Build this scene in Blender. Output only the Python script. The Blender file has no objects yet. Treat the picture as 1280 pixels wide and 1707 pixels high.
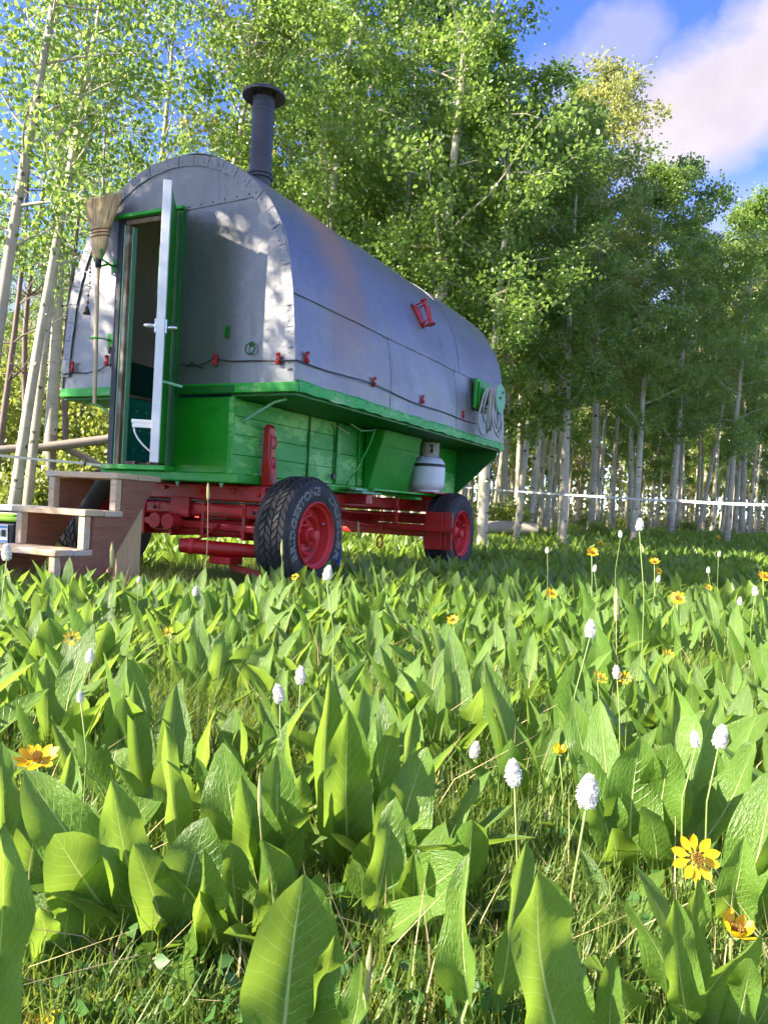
import bpy, math, random
import numpy as np
from mathutils import Matrix, Vector, Euler
PI = math.pi
scene = bpy.context.scene
COL = scene.collection

# ------------------------------------------------------------------ camera
CAM_H, PITCH, ROLL, FPX = 0.5462, -0.0035, 0.0512, 1319.0      # metres, radians, radians, focal length for a 1280x1707 picture
cam_data = bpy.data.cameras.new('camera')
cam = bpy.data.objects.new('camera', cam_data)
COL.objects.link(cam)
cam_data.sensor_fit = 'VERTICAL'
cam_data.sensor_height = 36.0
cam_data.lens = FPX / 1707.0 * 36.0
cam_data.clip_start = 0.05
cam_data.clip_end = 2000
_F = Vector((0, math.cos(PITCH), math.sin(PITCH)))
_U0 = Vector((0, -math.sin(PITCH), math.cos(PITCH)))
_R0 = Vector((1, 0, 0))
_R = _R0 * math.cos(ROLL) + _U0 * math.sin(ROLL)
_U = -_R0 * math.sin(ROLL) + _U0 * math.cos(ROLL)
_m = Matrix((_R, _U, -_F)).transposed().to_4x4()
_m.translation = (0, 0, CAM_H)
cam.matrix_world = _m
scene.camera = cam

# ------------------------------------------------------------------ light
SUN_AZ = math.radians(-109)      # clockwise from +Y: the sun stands to the left, a little behind the camera
SUN_EL = math.radians(31)
SUN_POWER, SKY_POWER = 4.8, 0.135
scene.view_settings.view_transform = 'Standard'
scene.view_settings.look = 'None'
scene.view_settings.exposure = 2.12
scene.view_settings.gamma = 1.0
scene.view_settings.use_curve_mapping = False
sun_dir = Vector((math.sin(SUN_AZ) * math.cos(SUN_EL), math.cos(SUN_AZ) * math.cos(SUN_EL), math.sin(SUN_EL)))
sl = bpy.data.lights.new('sun', 'SUN')
sl.energy = SUN_POWER
sl.angle = math.radians(0.55)
sl.color = (1.0, 0.90, 0.74)
so = bpy.data.objects.new('sun', sl)
COL.objects.link(so)
so.rotation_euler = sun_dir.to_track_quat('Z', 'Y').to_euler()
scene.cycles.use_denoising = True
scene.cycles.max_bounces = 6
scene.cycles.diffuse_bounces = 4
scene.cycles.glossy_bounces = 3
scene.cycles.transmission_bounces = 3
scene.cycles.transparent_max_bounces = 4
scene.cycles.use_adaptive_sampling = True
scene.cycles.adaptive_threshold = 0.04


class NT:
    """small helper to write node trees"""
    def __init__(s, tree):
        s.t = tree; s.n = tree.nodes; s.l = tree.links
    def new(s, kind, **kw):
        n = s.n.new(kind)
        for k, v in kw.items():
            if k.startswith('i_'):
                key = k[2:]
                key = int(key) if key.isdigit() else key.replace('_', ' ')
                s.put(n.inputs[key], v)
            else:
                setattr(n, k, v)
        return n
    def put(s, sock, v):
        if hasattr(v, 'is_output'):
            s.l.new(v, sock)
        elif isinstance(v, bpy.types.Node):
            s.l.new(v.outputs[0], sock)
        else:
            sock.default_value = v
    def math(s, op, a, b=0.0, c=None, clamp=False):
        n = s.n.new('ShaderNodeMath'); n.operation = op; n.use_clamp = clamp
        s.put(n.inputs[0], a); s.put(n.inputs[1], b)
        if c is not None: s.put(n.inputs[2], c)
        return n.outputs[0]
    def vmath(s, op, a, b=None):
        n = s.n.new('ShaderNodeVectorMath'); n.operation = op
        s.put(n.inputs[0], a)
        if b is not None: s.put(n.inputs[1], b)
        return n
    def mix(s, f, a, b, mode='MIX'):
        n = s.n.new('ShaderNodeMix'); n.data_type = 'RGBA'; n.blend_type = mode
        s.put(n.inputs[0], f); s.put(n.inputs[6], a); s.put(n.inputs[7], b)
        return n.outputs[2]
    def ramp(s, f, *stops):
        n = s.n.new('ShaderNodeValToRGB')
        e = n.color_ramp.elements
        while len(e) < len(stops): e.new(0.5)
        for i, (p, c) in enumerate(stops):
            e[i].position = p
            e[i].color = (c, c, c, 1) if not hasattr(c, '__len__') else (*c[:3], 1)
        s.put(n.inputs[0], f)
        return n.outputs[0]
    def noise(s, vec, scale, detail=4.0, rough=0.55, dist=0.0):
        n = s.n.new('ShaderNodeTexNoise')
        if vec is not None: s.put(n.inputs['Vector'], vec)
        n.inputs['Scale'].default_value = scale; n.inputs['Detail'].default_value = detail
        n.inputs['Roughness'].default_value = rough; n.inputs['Distortion'].default_value = dist
        return n.outputs[0]


def ray(x, y):
    """direction in the place that the photograph's pixel x, y looks along (unit depth)"""
    return _F + _R * ((x - 640) / FPX) - _U * ((y - 853.5) / FPX)


def at(x, y, depth):
    return Vector((0, 0, CAM_H)) + ray(x, y) * depth


HUE, SAT = 0.527, 1.24
CLOUD_OFF = (8.5, 1.5, 4.5)
world = bpy.data.worlds.new('World')
scene.world = world
world.use_nodes = True
w = NT(world.node_tree)
w.n.clear()
sky = w.new('ShaderNodeTexSky', sky_type='NISHITA', sun_disc=False, sun_elevation=SUN_EL, sun_rotation=SUN_AZ % (2 * PI),
            altitude=2400, air_density=1.0, dust_density=0.25, ozone_density=2.2)
hs = w.new('ShaderNodeHueSaturation', i_Hue=HUE, i_Saturation=SAT, i_Value=0.95, i_Color=sky.outputs[0])
tc = w.new('ShaderNodeTexCoord')
D = w.vmath('NORMALIZE', tc.outputs['Generated']).outputs[0]
# summer cumulus: a soft scatter over the whole sky, thickened out of view to whiten the ambient light, and the bank that drifts over the far trees
sx = w.new('ShaderNodeSeparateXYZ', i_0=D)
zz = w.math('MAXIMUM', w.math('ADD', sx.outputs[2], 0.12), 0.05)
flat = w.new('ShaderNodeCombineXYZ', i_0=w.math('DIVIDE', sx.outputs[0], zz), i_1=w.math('DIVIDE', sx.outputs[1], zz))
n_all = w.noise(w.vmath('ADD', flat.outputs[0], CLOUD_OFF).outputs[0], 0.55, 3.0, 0.55, 0.3)
scatter = w.ramp(n_all, (0.0, 0.0), (0.45, 0.0), (0.60, 0.85), (1.0, 1.0))
scatter = w.math('MULTIPLY', scatter, w.ramp(sx.outputs[2], (0.0, 0.0), (0.06, 1.0)))
nz = w.new('ShaderNodeTexNoise'); w.put(nz.inputs['Vector'], D)
nz.inputs['Scale'].default_value = 6.0; nz.inputs['Detail'].default_value = 6.0; nz.inputs['Roughness'].default_value = 0.6
def bank(px0, px1, size, seed):
    """cloud bank stretched between two directions"""
    a = ray(*px0).normalized(); b = ray(*px1).normalized(); ab = b - a
    off = w.vmath('MULTIPLY', w.vmath('SUBTRACT', nz.outputs['Color'], (0.5, 0.5, 0.5)).outputs[0], (0.125, 0.125, 0.125))
    d2 = w.vmath('ADD', D, off.outputs[0]).outputs[0]
    rel = w.vmath('SUBTRACT', d2, tuple(a)).outputs[0]
    t = w.math('DIVIDE', w.vmath('DOT_PRODUCT', rel, tuple(ab)).outputs['Value'], ab.length_squared, clamp=True)
    sc_ = w.n.new('ShaderNodeVectorMath'); sc_.operation = 'SCALE'
    sc_.inputs[0].default_value = tuple(ab); w.put(sc_.inputs['Scale'], t)
    dist = w.vmath('LENGTH', w.vmath('SUBTRACT', rel, sc_.outputs[0]).outputs[0]).outputs['Value']
    return w.ramp(w.math('DIVIDE', dist, size), (0.0, 1.0), (0.5, 0.95), (0.75, 0.5), (1.0, 0.0))
c1 = bank((1330, 85), (1120, 205), 0.080, 1)
c2 = w.math('MULTIPLY', bank((1040, 65), (950, 150), 0.055, 2), 0.45)
cl = w.math('MAXIMUM', w.math('MAXIMUM', scatter, c1), c2)
shade = nz.outputs[0]
ccol = w.mix(w.ramp(shade, (0.35, 0.0), (0.68, 1.0)), (1.42, 1.30, 1.50, 1), (1.92, 1.72, 1.80, 1))
bg = w.new('ShaderNodeBackground', i_Strength=SKY_POWER, i_Color=w.mix(cl, hs.outputs[0], ccol))
world.cycles.sampling_method = 'MANUAL'; world.cycles.sample_map_resolution = 512
wo = w.new('ShaderNodeOutputWorld', i_Surface=bg.outputs[0])

# ------------------------------------------------------------------ materials
MATS = {}
def mat(name, fn):
    m = bpy.data.materials.new(name); m.use_nodes = True
    t = NT(m.node_tree); t.n.clear()
    p = t.new('ShaderNodeBsdfPrincipled')
    o = t.new('ShaderNodeOutputMaterial', i_Surface=p.outputs[0])
    fn(t, p, o)
    MATS[name] = m
    return m
def P(t, p, **kw):
    for k, v in kw.items():
        t.put(p.inputs[k.replace('_', ' ')], v)
def bump(t, p, h, strength=0.3, dist=0.01):
    b = t.new('ShaderNodeBump', i_Strength=strength, i_Distance=dist, i_Height=h)
    t.put(p.inputs['Normal'], b.outputs[0])
def OC(t):
    return t.new('ShaderNodeTexCoord').outputs['Object']
def GEO(t):
    return t.new('ShaderNodeNewGeometry').outputs['Position']

def m_tin(t, p, o):
    oc = OC(t)
    sp = t.new('ShaderNodeTexVoronoi', i_Vector=oc); sp.inputs['Scale'].default_value = 70
    big = t.noise(oc, 2.2, 6, 0.6)
    st = t.new('ShaderNodeMapping', i_Vector=oc); st.inputs['Scale'].default_value = (9, 9, 0.7)
    streak = t.noise(st.outputs[0], 2.0, 5, 0.65)
    base = t.mix(big, (0.168, 0.162, 0.156, 1), (0.278, 0.269, 0.260, 1))
    spv = t.new('ShaderNodeSeparateColor', i_0=sp.outputs['Color'])
    base = t.mix(t.math('MULTIPLY', spv.outputs[0], 0.35), base, (0.27, 0.28, 0.295, 1))
    base = t.mix(t.ramp(streak, (0.55, 0.0), (0.75, 0.45)), base, (0.085, 0.088, 0.095, 1))
    # rust washed down from the stove pipe and below the red bracket
    xyz = t.new('ShaderNodeSeparateXYZ', i_0=oc)
    wob = t.math('MULTIPLY', t.math('SUBTRACT', t.noise(st.outputs[0], 3.0, 5, 0.7), 0.5), 0.55)
    yy = t.math('ADD', xyz.outputs[1], wob)
    r1 = t.ramp(t.math('ABSOLUTE', t.math('SUBTRACT', yy, 0.66)), (0.0, 1.0), (0.13, 0.85), (0.36, 0.0))
    zf = t.ramp(t.math('DIVIDE', t.math('SUBTRACT', xyz.outputs[2], 1.4), 1.3), (0.0, 0.2), (0.3, 0.75), (0.6, 1.0))
    sidef = t.math('GREATER_THAN', xyz.outputs[1], 0.03)
    r1 = t.math('MULTIPLY', t.math('MULTIPLY', r1, zf), sidef)
    r2 = t.ramp(t.math('ABSOLUTE', t.math('SUBTRACT', yy, 1.98)), (0.0, 0.6), (0.05, 0.0))
    r2 = t.math('MULTIPLY', r2, t.math('MULTIPLY', t.math('LESS_THAN', xyz.outputs[2], 2.02), t.math('GREATER_THAN', xyz.outputs[2], 1.72)))
    rust = t.math('MAXIMUM', r1, r2)
    rustc = t.mix(t.noise(st.outputs[0], 6.0, 4, 0.6), (0.24, 0.125, 0.072, 1), (0.33, 0.205, 0.14, 1))
    P(t, p, Base_Color=t.mix(rust, base, rustc),
      Metallic=t.math('SUBTRACT', 0.62, t.math('MULTIPLY', rust, 0.62)),
      Roughness=t.ramp(big, (0.3, 0.36), (0.7, 0.52)))
    dent = t.noise(oc, 2.6, 4, 0.5)
    bump(t, p, dent, 0.5, 0.05)
mat('tin', m_tin)

def paint(name, c0, c1, peel=None, amount=0.0, rough=0.35, scale=14.0):
    def fn(t, p, o):
        oc = OC(t)
        mp = t.new('ShaderNodeMapping', i_Vector=oc); mp.inputs['Scale'].default_value = (1.0, 0.6, 1.6)
        n = t.noise(mp.outputs[0], 3.5, 6, 0.6)
        f = t.noise(mp.outputs[0], scale, 8, 0.72, 0.3)
        col = t.mix(t.ramp(n, (0.3, 0.0), (0.7, 1.0)), (*c0, 1), (*c1, 1))
        fleck = t.ramp(f, (0.56, 0.0), (0.63, 1.0))
        if peel:
            pm = t.ramp(t.math('ADD', t.math('MULTIPLY', n, 0.5), t.math('MULTIPLY', f, 0.5)), (0.60 - amount, 0.0), (0.64 - amount, 1.0))
            pc = t.mix(t.noise(oc, 9, 4, 0.6), (*peel[0], 1), (*peel[1], 1))
            col = t.mix(pm, col, pc)
        P(t, p, Base_Color=col, Roughness=t.math('ADD', rough, t.math('MULTIPLY', f, 0.2)))
        bump(t, p, t.math('ADD', f, t.math('MULTIPLY', fleck, 0.4)), 0.35, 0.006)
    mat(name, fn)
paint('green_smooth', (0.008, 0.215, 0.008), (0.012, 0.285, 0.011), rough=0.3)
paint('green_trim', (0.009, 0.30, 0.012), (0.018, 0.38, 0.022), ((0.16, 0.40, 0.05), (0.26, 0.45, 0.20)), 0.055, 0.35, 20)
paint('green_peel', (0.016, 0.30, 0.020), (0.06, 0.38, 0.06), ((0.12, 0.46, 0.05), (0.28, 0.56, 0.20)), 0.10, 0.4, 16)
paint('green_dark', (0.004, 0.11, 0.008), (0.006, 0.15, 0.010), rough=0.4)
paint('green_mint', (0.16, 0.42, 0.22), (0.26, 0.50, 0.32), rough=0.5)
paint('red_paint', (0.36, 0.007, 0.007), (0.50, 0.013, 0.012), ((0.50, 0.06, 0.04), (0.10, 0.025, 0.015)), 0.075, 0.28, 18)
paint('rim_red', (0.50, 0.016, 0.016), (0.58, 0.030, 0.028), ((0.28, 0.02, 0.02), (0.45, 0.06, 0.05)), 0.03, 0.42, 18)
paint('white_paint', (0.74, 0.73, 0.70), (0.80, 0.79, 0.77), ((0.45, 0.42, 0.36), (0.3, 0.27, 0.22)), -0.03, 0.45, 26)
paint('tank_white', (0.62, 0.64, 0.66), (0.74, 0.75, 0.76), ((0.40, 0.33, 0.26), (0.5, 0.45, 0.4)), -0.04, 0.4, 10)
paint('teal_panel', (0.010, 0.24, 0.17), (0.012, 0.27, 0.19), rough=0.4)
paint('dark_panel', (0.006, 0.14, 0.11), (0.008, 0.16, 0.12), rough=0.45)
paint('tan_lining', (0.72, 0.60, 0.48), (0.76, 0.64, 0.52), rough=0.6)
paint('stove_black', (0.035, 0.035, 0.04), (0.055, 0.055, 0.062), ((0.10, 0.085, 0.075), (0.07, 0.06, 0.06)), 0.0, 0.42, 12)

def wood(name, c0, c1, axis, dark=(0.08, 0.05, 0.03), scale=1.0, rough=0.65, wear=0.0):
    def fn(t, p, o):
        oc = OC(t)
        mp = t.new('ShaderNodeMapping', i_Vector=oc)
        s = [26.0 * scale] * 3; s[axis] = 1.6 * scale
        mp.inputs['Scale'].default_value = s
        g = t.noise(mp.outputs[0], 1.6, 6, 0.62, 0.9)
        k = t.noise(oc, 6.0, 3, 0.5)
        col = t.mix(t.ramp(g, (0.32, 0.0), (0.66, 1.0)), (*c0, 1), (*c1, 1))
        col = t.mix(t.ramp(g, (0.58, 0.0), (0.64, 0.7), (0.70, 0.0)), col, (*dark, 1))
        if wear:
            col = t.mix(t.ramp(k, (0.5, 0.0), (0.62, wear)), col, (0.5, 0.46, 0.40, 1))
        P(t, p, Base_Color=col, Roughness=rough)
        bump(t, p, g, 0.3, 0.004)
    mat(name, fn)
wood('tread_wood', (0.50, 0.33, 0.18), (0.68, 0.52, 0.34), 0, (0.16, 0.10, 0.07), 1.0, 0.7, 0.6)
wood('post_wood', (0.56, 0.36, 0.16), (0.70, 0.50, 0.27), 2, (0.30, 0.17, 0.08))
wood('stringer_wood', (0.23, 0.082, 0.045), (0.33, 0.145, 0.085), 1, (0.09, 0.035, 0.025), 1.1)
wood('jamb_wood', (0.10, 0.05, 0.025), (0.30, 0.20, 0.12), 2, (0.03, 0.02, 0.015), 1.4, 0.7, 0.5)
wood('handle_wood', (0.55, 0.40, 0.24), (0.66, 0.50, 0.32), 2, (0.45, 0.30, 0.17), 1.4)
wood('rail_wood', (0.16, 0.13, 0.10), (0.27, 0.23, 0.19), 0, (0.07, 0.06, 0.05), 0.8)
wood('dead_wood', (0.10, 0.062, 0.05), (0.21, 0.15, 0.125), 2, (0.05, 0.035, 0.03), 0.8)
wood('gray_plank', (0.12, 0.11, 0.10), (0.22, 0.20, 0.19), 0, (0.05, 0.045, 0.04), 0.8)

def simple(name, c, rough=0.5, metal=0.0, var=0.15, scale=20.0, bmp=0.0):
    def fn(t, p, o):
        oc = OC(t)
        n = t.noise(oc, scale, 5, 0.6)
        a = tuple(x * (1 - var) for x in c); b = tuple(min(1, x * (1 + var)) for x in c)
        P(t, p, Base_Color=t.mix(n, (*a, 1), (*b, 1)), Roughness=t.math('ADD', rough - 0.06, t.math('MULTIPLY', n, 0.12)), Metallic=metal)
        if bmp: bump(t, p, n, bmp, 0.004)
    mat(name, fn)
def m_rubber(t, p, o):
    oc = OC(t)
    d_ = t.ramp(t.noise(oc, 5.0, 6, 0.65), (0.42, 0.0), (0.68, 0.55))
    P(t, p, Base_Color=t.mix(d_, (0.020, 0.020, 0.021, 1), (0.085, 0.075, 0.062, 1)), Roughness=0.72)
    bump(t, p, t.noise(oc, 60, 4, 0.6), 0.25, 0.004)
mat('rubber', m_rubber)
simple('letter_white', (0.48, 0.48, 0.46), 0.6, 0, 0.12, 60)
simple('black_plastic', (0.012, 0.012, 0.014), 0.45)
simple('grey_plastic', (0.32, 0.33, 0.35), 0.5)
simple('lime_plastic', (0.30, 0.55, 0.03), 0.4)
simple('label_white', (0.7, 0.72, 0.78), 0.4)
simple('label_blue', (0.10, 0.22, 0.50), 0.4)
simple('label_green', (0.25, 0.42, 0.04), 0.4)
simple('blue_plastic', (0.01, 0.10, 0.55), 0.4)
simple('chrome', (0.62, 0.62, 0.63), 0.25, 0.9)
simple('brass', (0.42, 0.36, 0.28), 0.45, 0.5)
simple('wire_black', (0.02, 0.02, 0.02), 0.5)
simple('hose_grey', (0.46, 0.44, 0.40), 0.5, 0, 0.2)
simple('tape_white', (0.78, 0.80, 0.82), 0.5, 0, 0.06)
simple('thread_red', (0.22, 0.03, 0.02), 0.7)
simple('bead_red', (0.25, 0.02, 0.03), 0.3)
simple('bead_bone', (0.60, 0.52, 0.42), 0.6)
simple('bell_metal', (0.06, 0.045, 0.035), 0.4, 0.5)
simple('dark_steel', (0.05, 0.05, 0.055), 0.5, 0.6)
simple('clutter_brown', (0.10, 0.05, 0.04), 0.8)
simple('stone', (0.36, 0.31, 0.25), 0.85, 0, 0.3, 8, 0.5)
simple('twig', (0.17, 0.13, 0.10), 0.8, 0, 0.3)
simple('stem_green', (0.20, 0.28, 0.07), 0.6)
simple('stem_dry', (0.22, 0.21, 0.08), 0.7)
simple('seed_head', (0.34, 0.35, 0.14), 0.8, 0, 0.25, 90)
simple('disc_brown', (0.30, 0.17, 0.02), 0.8, 0, 0.5, 140, 0.6)

def m_straw(t, p, o):
    oc = OC(t)
    mp = t.new('ShaderNodeMapping', i_Vector=oc); mp.inputs['Scale'].default_value = (160, 40, 3)
    n = t.noise(mp.outputs[0], 1.0, 4, 0.6)
    P(t, p, Base_Color=t.mix(t.ramp(n, (0.3, 0.0), (0.7, 1.0)), (0.30, 0.19, 0.07, 1), (0.62, 0.45, 0.22, 1)), Roughness=0.7)
    bump(t, p, n, 0.4, 0.004)
mat('straw', m_straw)

def m_bark(t, p, o):
    oc = OC(t)
    oi = t.new('ShaderNodeObjectInfo')
    sh = t.vmath('ADD', oc, t.new('ShaderNodeCombineXYZ', i_2=t.math('MULTIPLY', oi.outputs['Random'], 37.0)).outputs[0]).outputs[0]
    n = t.noise(sh, 5.0, 6, 0.6)
    mp = t.new('ShaderNodeMapping', i_Vector=sh); mp.inputs['Scale'].default_value = (3.0, 3.0, 16.0)
    lent = t.noise(mp.outputs[0], 2.2, 6, 0.7)
    me_ = t.new('ShaderNodeMapping', i_Vector=sh); me_.inputs['Scale'].default_value = (1.0, 1.0, 1.7)
    v = t.new('ShaderNodeTexVoronoi', i_Vector=t.vmath('ADD', me_.outputs[0], t.vmath('MULTIPLY', t.new('ShaderNodeTexNoise', i_Vector=sh, i_Scale=9.0).outputs['Color'], (0.12, 0.12, 0.12)).outputs[0]).outputs[0]); v.inputs['Scale'].default_value = 4.4
    col = t.mix(t.ramp(n, (0.3, 0.0), (0.7, 1.0)), (0.35, 0.32, 0.235, 1), (0.56, 0.51, 0.40, 1))
    col = t.mix(t.math('MULTIPLY', oi.outputs['Random'], 0.55), col, (0.30, 0.245, 0.165, 1))
    col = t.mix(t.ramp(lent, (0.60, 0.0), (0.70, 0.85)), col, (0.07, 0.06, 0.05, 1))
    col = t.mix(t.ramp(v.outputs['Distance'], (0.12, 0.95), (0.20, 0.0)), col, (0.045, 0.038, 0.032, 1))
    zz_ = t.new('ShaderNodeSeparateXYZ', i_0=oc)
    foot = t.math('MULTIPLY', t.ramp(zz_.outputs[2], (0.0, 1.0), (0.55, 0.0)), t.ramp(lent, (0.38, 0.0), (0.55, 0.9)))
    col = t.mix(foot, col, (0.10, 0.085, 0.065, 1))
    P(t, p, Base_Color=col, Roughness=0.75)
    bump(t, p, t.math('ADD', lent, n), 0.35, 0.01)
mat('bark', m_bark)

def leafy(name, dark, light, trans, tf=0.45, rough=0.45, scale=1.2, veins=False):
    def fn(t, p, o):
        g = GEO(t)
        n = t.noise(g, scale, 3, 0.6)
        n2 = t.noise(g, scale * 14, 2, 0.6)
        oi = t.new('ShaderNodeObjectInfo')
        f = t.math('ADD', t.math('MULTIPLY', n, 0.55), t.math('MULTIPLY', n2, 0.45))
        f = t.ramp(f, (0.34, 0.0), (0.66, 1.0))
        f = t.math('ADD', t.math('MULTIPLY', f, 0.65), t.math('MULTIPLY', oi.outputs['Random'], 0.35))
        col = t.mix(f, (*dark, 1), (*light, 1))
        tr = t.mix(f, tuple(x * 0.75 for x in trans) + (1,), (*trans, 1))
        if veins:
            uv = t.new('ShaderNodeUVMap')
            s = t.new('ShaderNodeSeparateXYZ', i_0=uv.outputs[0])
            au = t.math('ABSOLUTE', t.math('SUBTRACT', t.math('MULTIPLY', s.outputs[0], 2.0), 1.0))
            vv = s.outputs[1]
            mid = t.ramp(t.math('DIVIDE', au, t.math('SUBTRACT', 1.12, vv)), (0.035, 1.0), (0.085, 0.0))
            ph = t.math('SUBTRACT', t.math('MULTIPLY', vv, 15.0), t.math('MULTIPLY', au, 2.6))
            ph = t.math('ADD', ph, t.math('MULTIPLY', n2, 0.6))
            saw = t.math('ABSOLUTE', t.math('SUBTRACT', t.math('FRACT', ph), 0.5))
            side = t.math('MULTIPLY', t.ramp(saw, (0.0, 1.0), (0.055, 0.0)), t.math('SUBTRACT', 0.75, t.math('MULTIPLY', au, 0.6)))
            vein = t.math('MAXIMUM', mid, t.math('MULTIPLY', side, 1.0))
            blot = t.ramp(t.noise(uv.outputs[0], 7.0, 4, 0.6), (0.62, 0.0), (0.75, 0.25))
            col = t.mix(blot, col, (0.16, 0.20, 0.05, 1))
            col = t.mix(vein, col, (0.44, 0.54, 0.21, 1))
            tr = t.mix(t.math('MULTIPLY', vein, 0.75), tr, (0.72, 0.78, 0.26, 1))
            pill = t.math('SUBTRACT', t.noise(uv.outputs[0], 22.0, 3, 0.6), t.math('MULTIPLY', vein, 0.9))
            bump(t, p, pill, 0.55, 0.009)
            tip = t.math('MULTIPLY', t.ramp(t.math('ADD', vv, t.math('MULTIPLY', n2, 0.10)), (1.0, 0.0), (1.04, 1.0)), t.math('GREATER_THAN', oi.outputs['Random'], 0.8))
            edge = t.math('MULTIPLY', t.ramp(t.math('ADD', au, t.math('MULTIPLY', t.noise(uv.outputs[0], 5.0, 4, 0.7), 0.35)), (1.15, 0.0), (1.22, 0.8)), t.math('GREATER_THAN', oi.outputs['Random'], 0.6))
            dry = t.math('MAXIMUM', tip, edge)
            col = t.mix(dry, col, (0.26, 0.19, 0.06, 1)); tr = t.mix(dry, tr, (0.30, 0.20, 0.06, 1))
        P(t, p, Base_Color=col, Roughness=rough)
        td = t.new('ShaderNodeBsdfTranslucent', i_Color=tr)
        mx = t.new('ShaderNodeMixShader', i_0=tf, i_1=p.outputs[0], i_2=td.outputs[0])
        t.put(o.inputs['Surface'], mx.outputs[0])
    mat(name, fn)
leafy('big_leaf', (0.062, 0.150, 0.017), (0.165, 0.285, 0.045), (0.38, 0.58, 0.060), 0.41, 0.33, 1.6, veins=True)
leafy('big_leaf_far', (0.066, 0.155, 0.018), (0.205, 0.305, 0.048), (0.40, 0.58, 0.07), 0.42, 0.42, 1.2)
leafy('grass', (0.050, 0.125, 0.018), (0.20, 0.28, 0.055), (0.42, 0.52, 0.06), 0.4, 0.5, 2.5)
leafy('clover', (0.030, 0.10, 0.020), (0.070, 0.17, 0.035), (0.16, 0.30, 0.04), 0.3, 0.5, 4.0)
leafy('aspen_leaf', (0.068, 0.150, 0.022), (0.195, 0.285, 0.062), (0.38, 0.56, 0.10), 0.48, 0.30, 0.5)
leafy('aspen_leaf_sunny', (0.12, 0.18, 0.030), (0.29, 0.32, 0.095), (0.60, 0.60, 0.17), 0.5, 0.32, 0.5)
leafy('shrub_leaf', (0.12, 0.19, 0.03), (0.28, 0.33, 0.06), (0.50, 0.55, 0.10), 0.4, 0.45, 0.8)
leafy('petal_yellow', (0.82, 0.44, 0.004), (0.90, 0.56, 0.010), (0.9, 0.55, 0.01), 0.3, 0.5, 20)
leafy('petal_white', (0.70, 0.68, 0.64), (0.85, 0.84, 0.80), (0.8, 0.8, 0.75), 0.25, 0.6, 20)

def m_ground(t, p, o):
    g = GEO(t)
    n = t.noise(g, 1.3, 8, 0.65)
    f = t.noise(g, 30, 6, 0.7)
    col = t.mix(t.ramp(n, (0.4, 0.0), (0.6, 1.0)), (0.030, 0.055, 0.014, 1), (0.060, 0.090, 0.022, 1))
    col = t.mix(t.ramp(f, (0.5, 0.0), (0.7, 1.0)), col, (0.055, 0.042, 0.025, 1))
    P(t, p, Base_Color=col, Roughness=0.95)
    bump(t, p, f, 0.8, 0.03)
mat('ground', m_ground)

# ------------------------------------------------------------------ object helpers
def tag(o, label=None, cat=None, group=None, kind=None):
    if label: o['label'] = label
    if cat: o['category'] = cat
    if group: o['group'] = group
    if kind: o['kind'] = kind
    return o
def empty(name, loc=(0, 0, 0), rz=0.0, parent=None):
    o = bpy.data.objects.new(name, None)
    o.empty_display_size = 0.1
    COL.objects.link(o)
    o.location = loc; o.rotation_euler = (0, 0, rz)
    o.parent = parent
    return o
def link_mesh(name, me, parent=None, loc=None):
    o = bpy.data.objects.new(name, me)
    COL.objects.link(o)
    o.parent = parent
    if loc is not None: o.location = loc
    return o
def copy_tree(o, parent=None):
    c = o.copy(); COL.objects.link(c); c.parent = parent
    for ch in o.children: copy_tree(ch, c)
    return c

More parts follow.
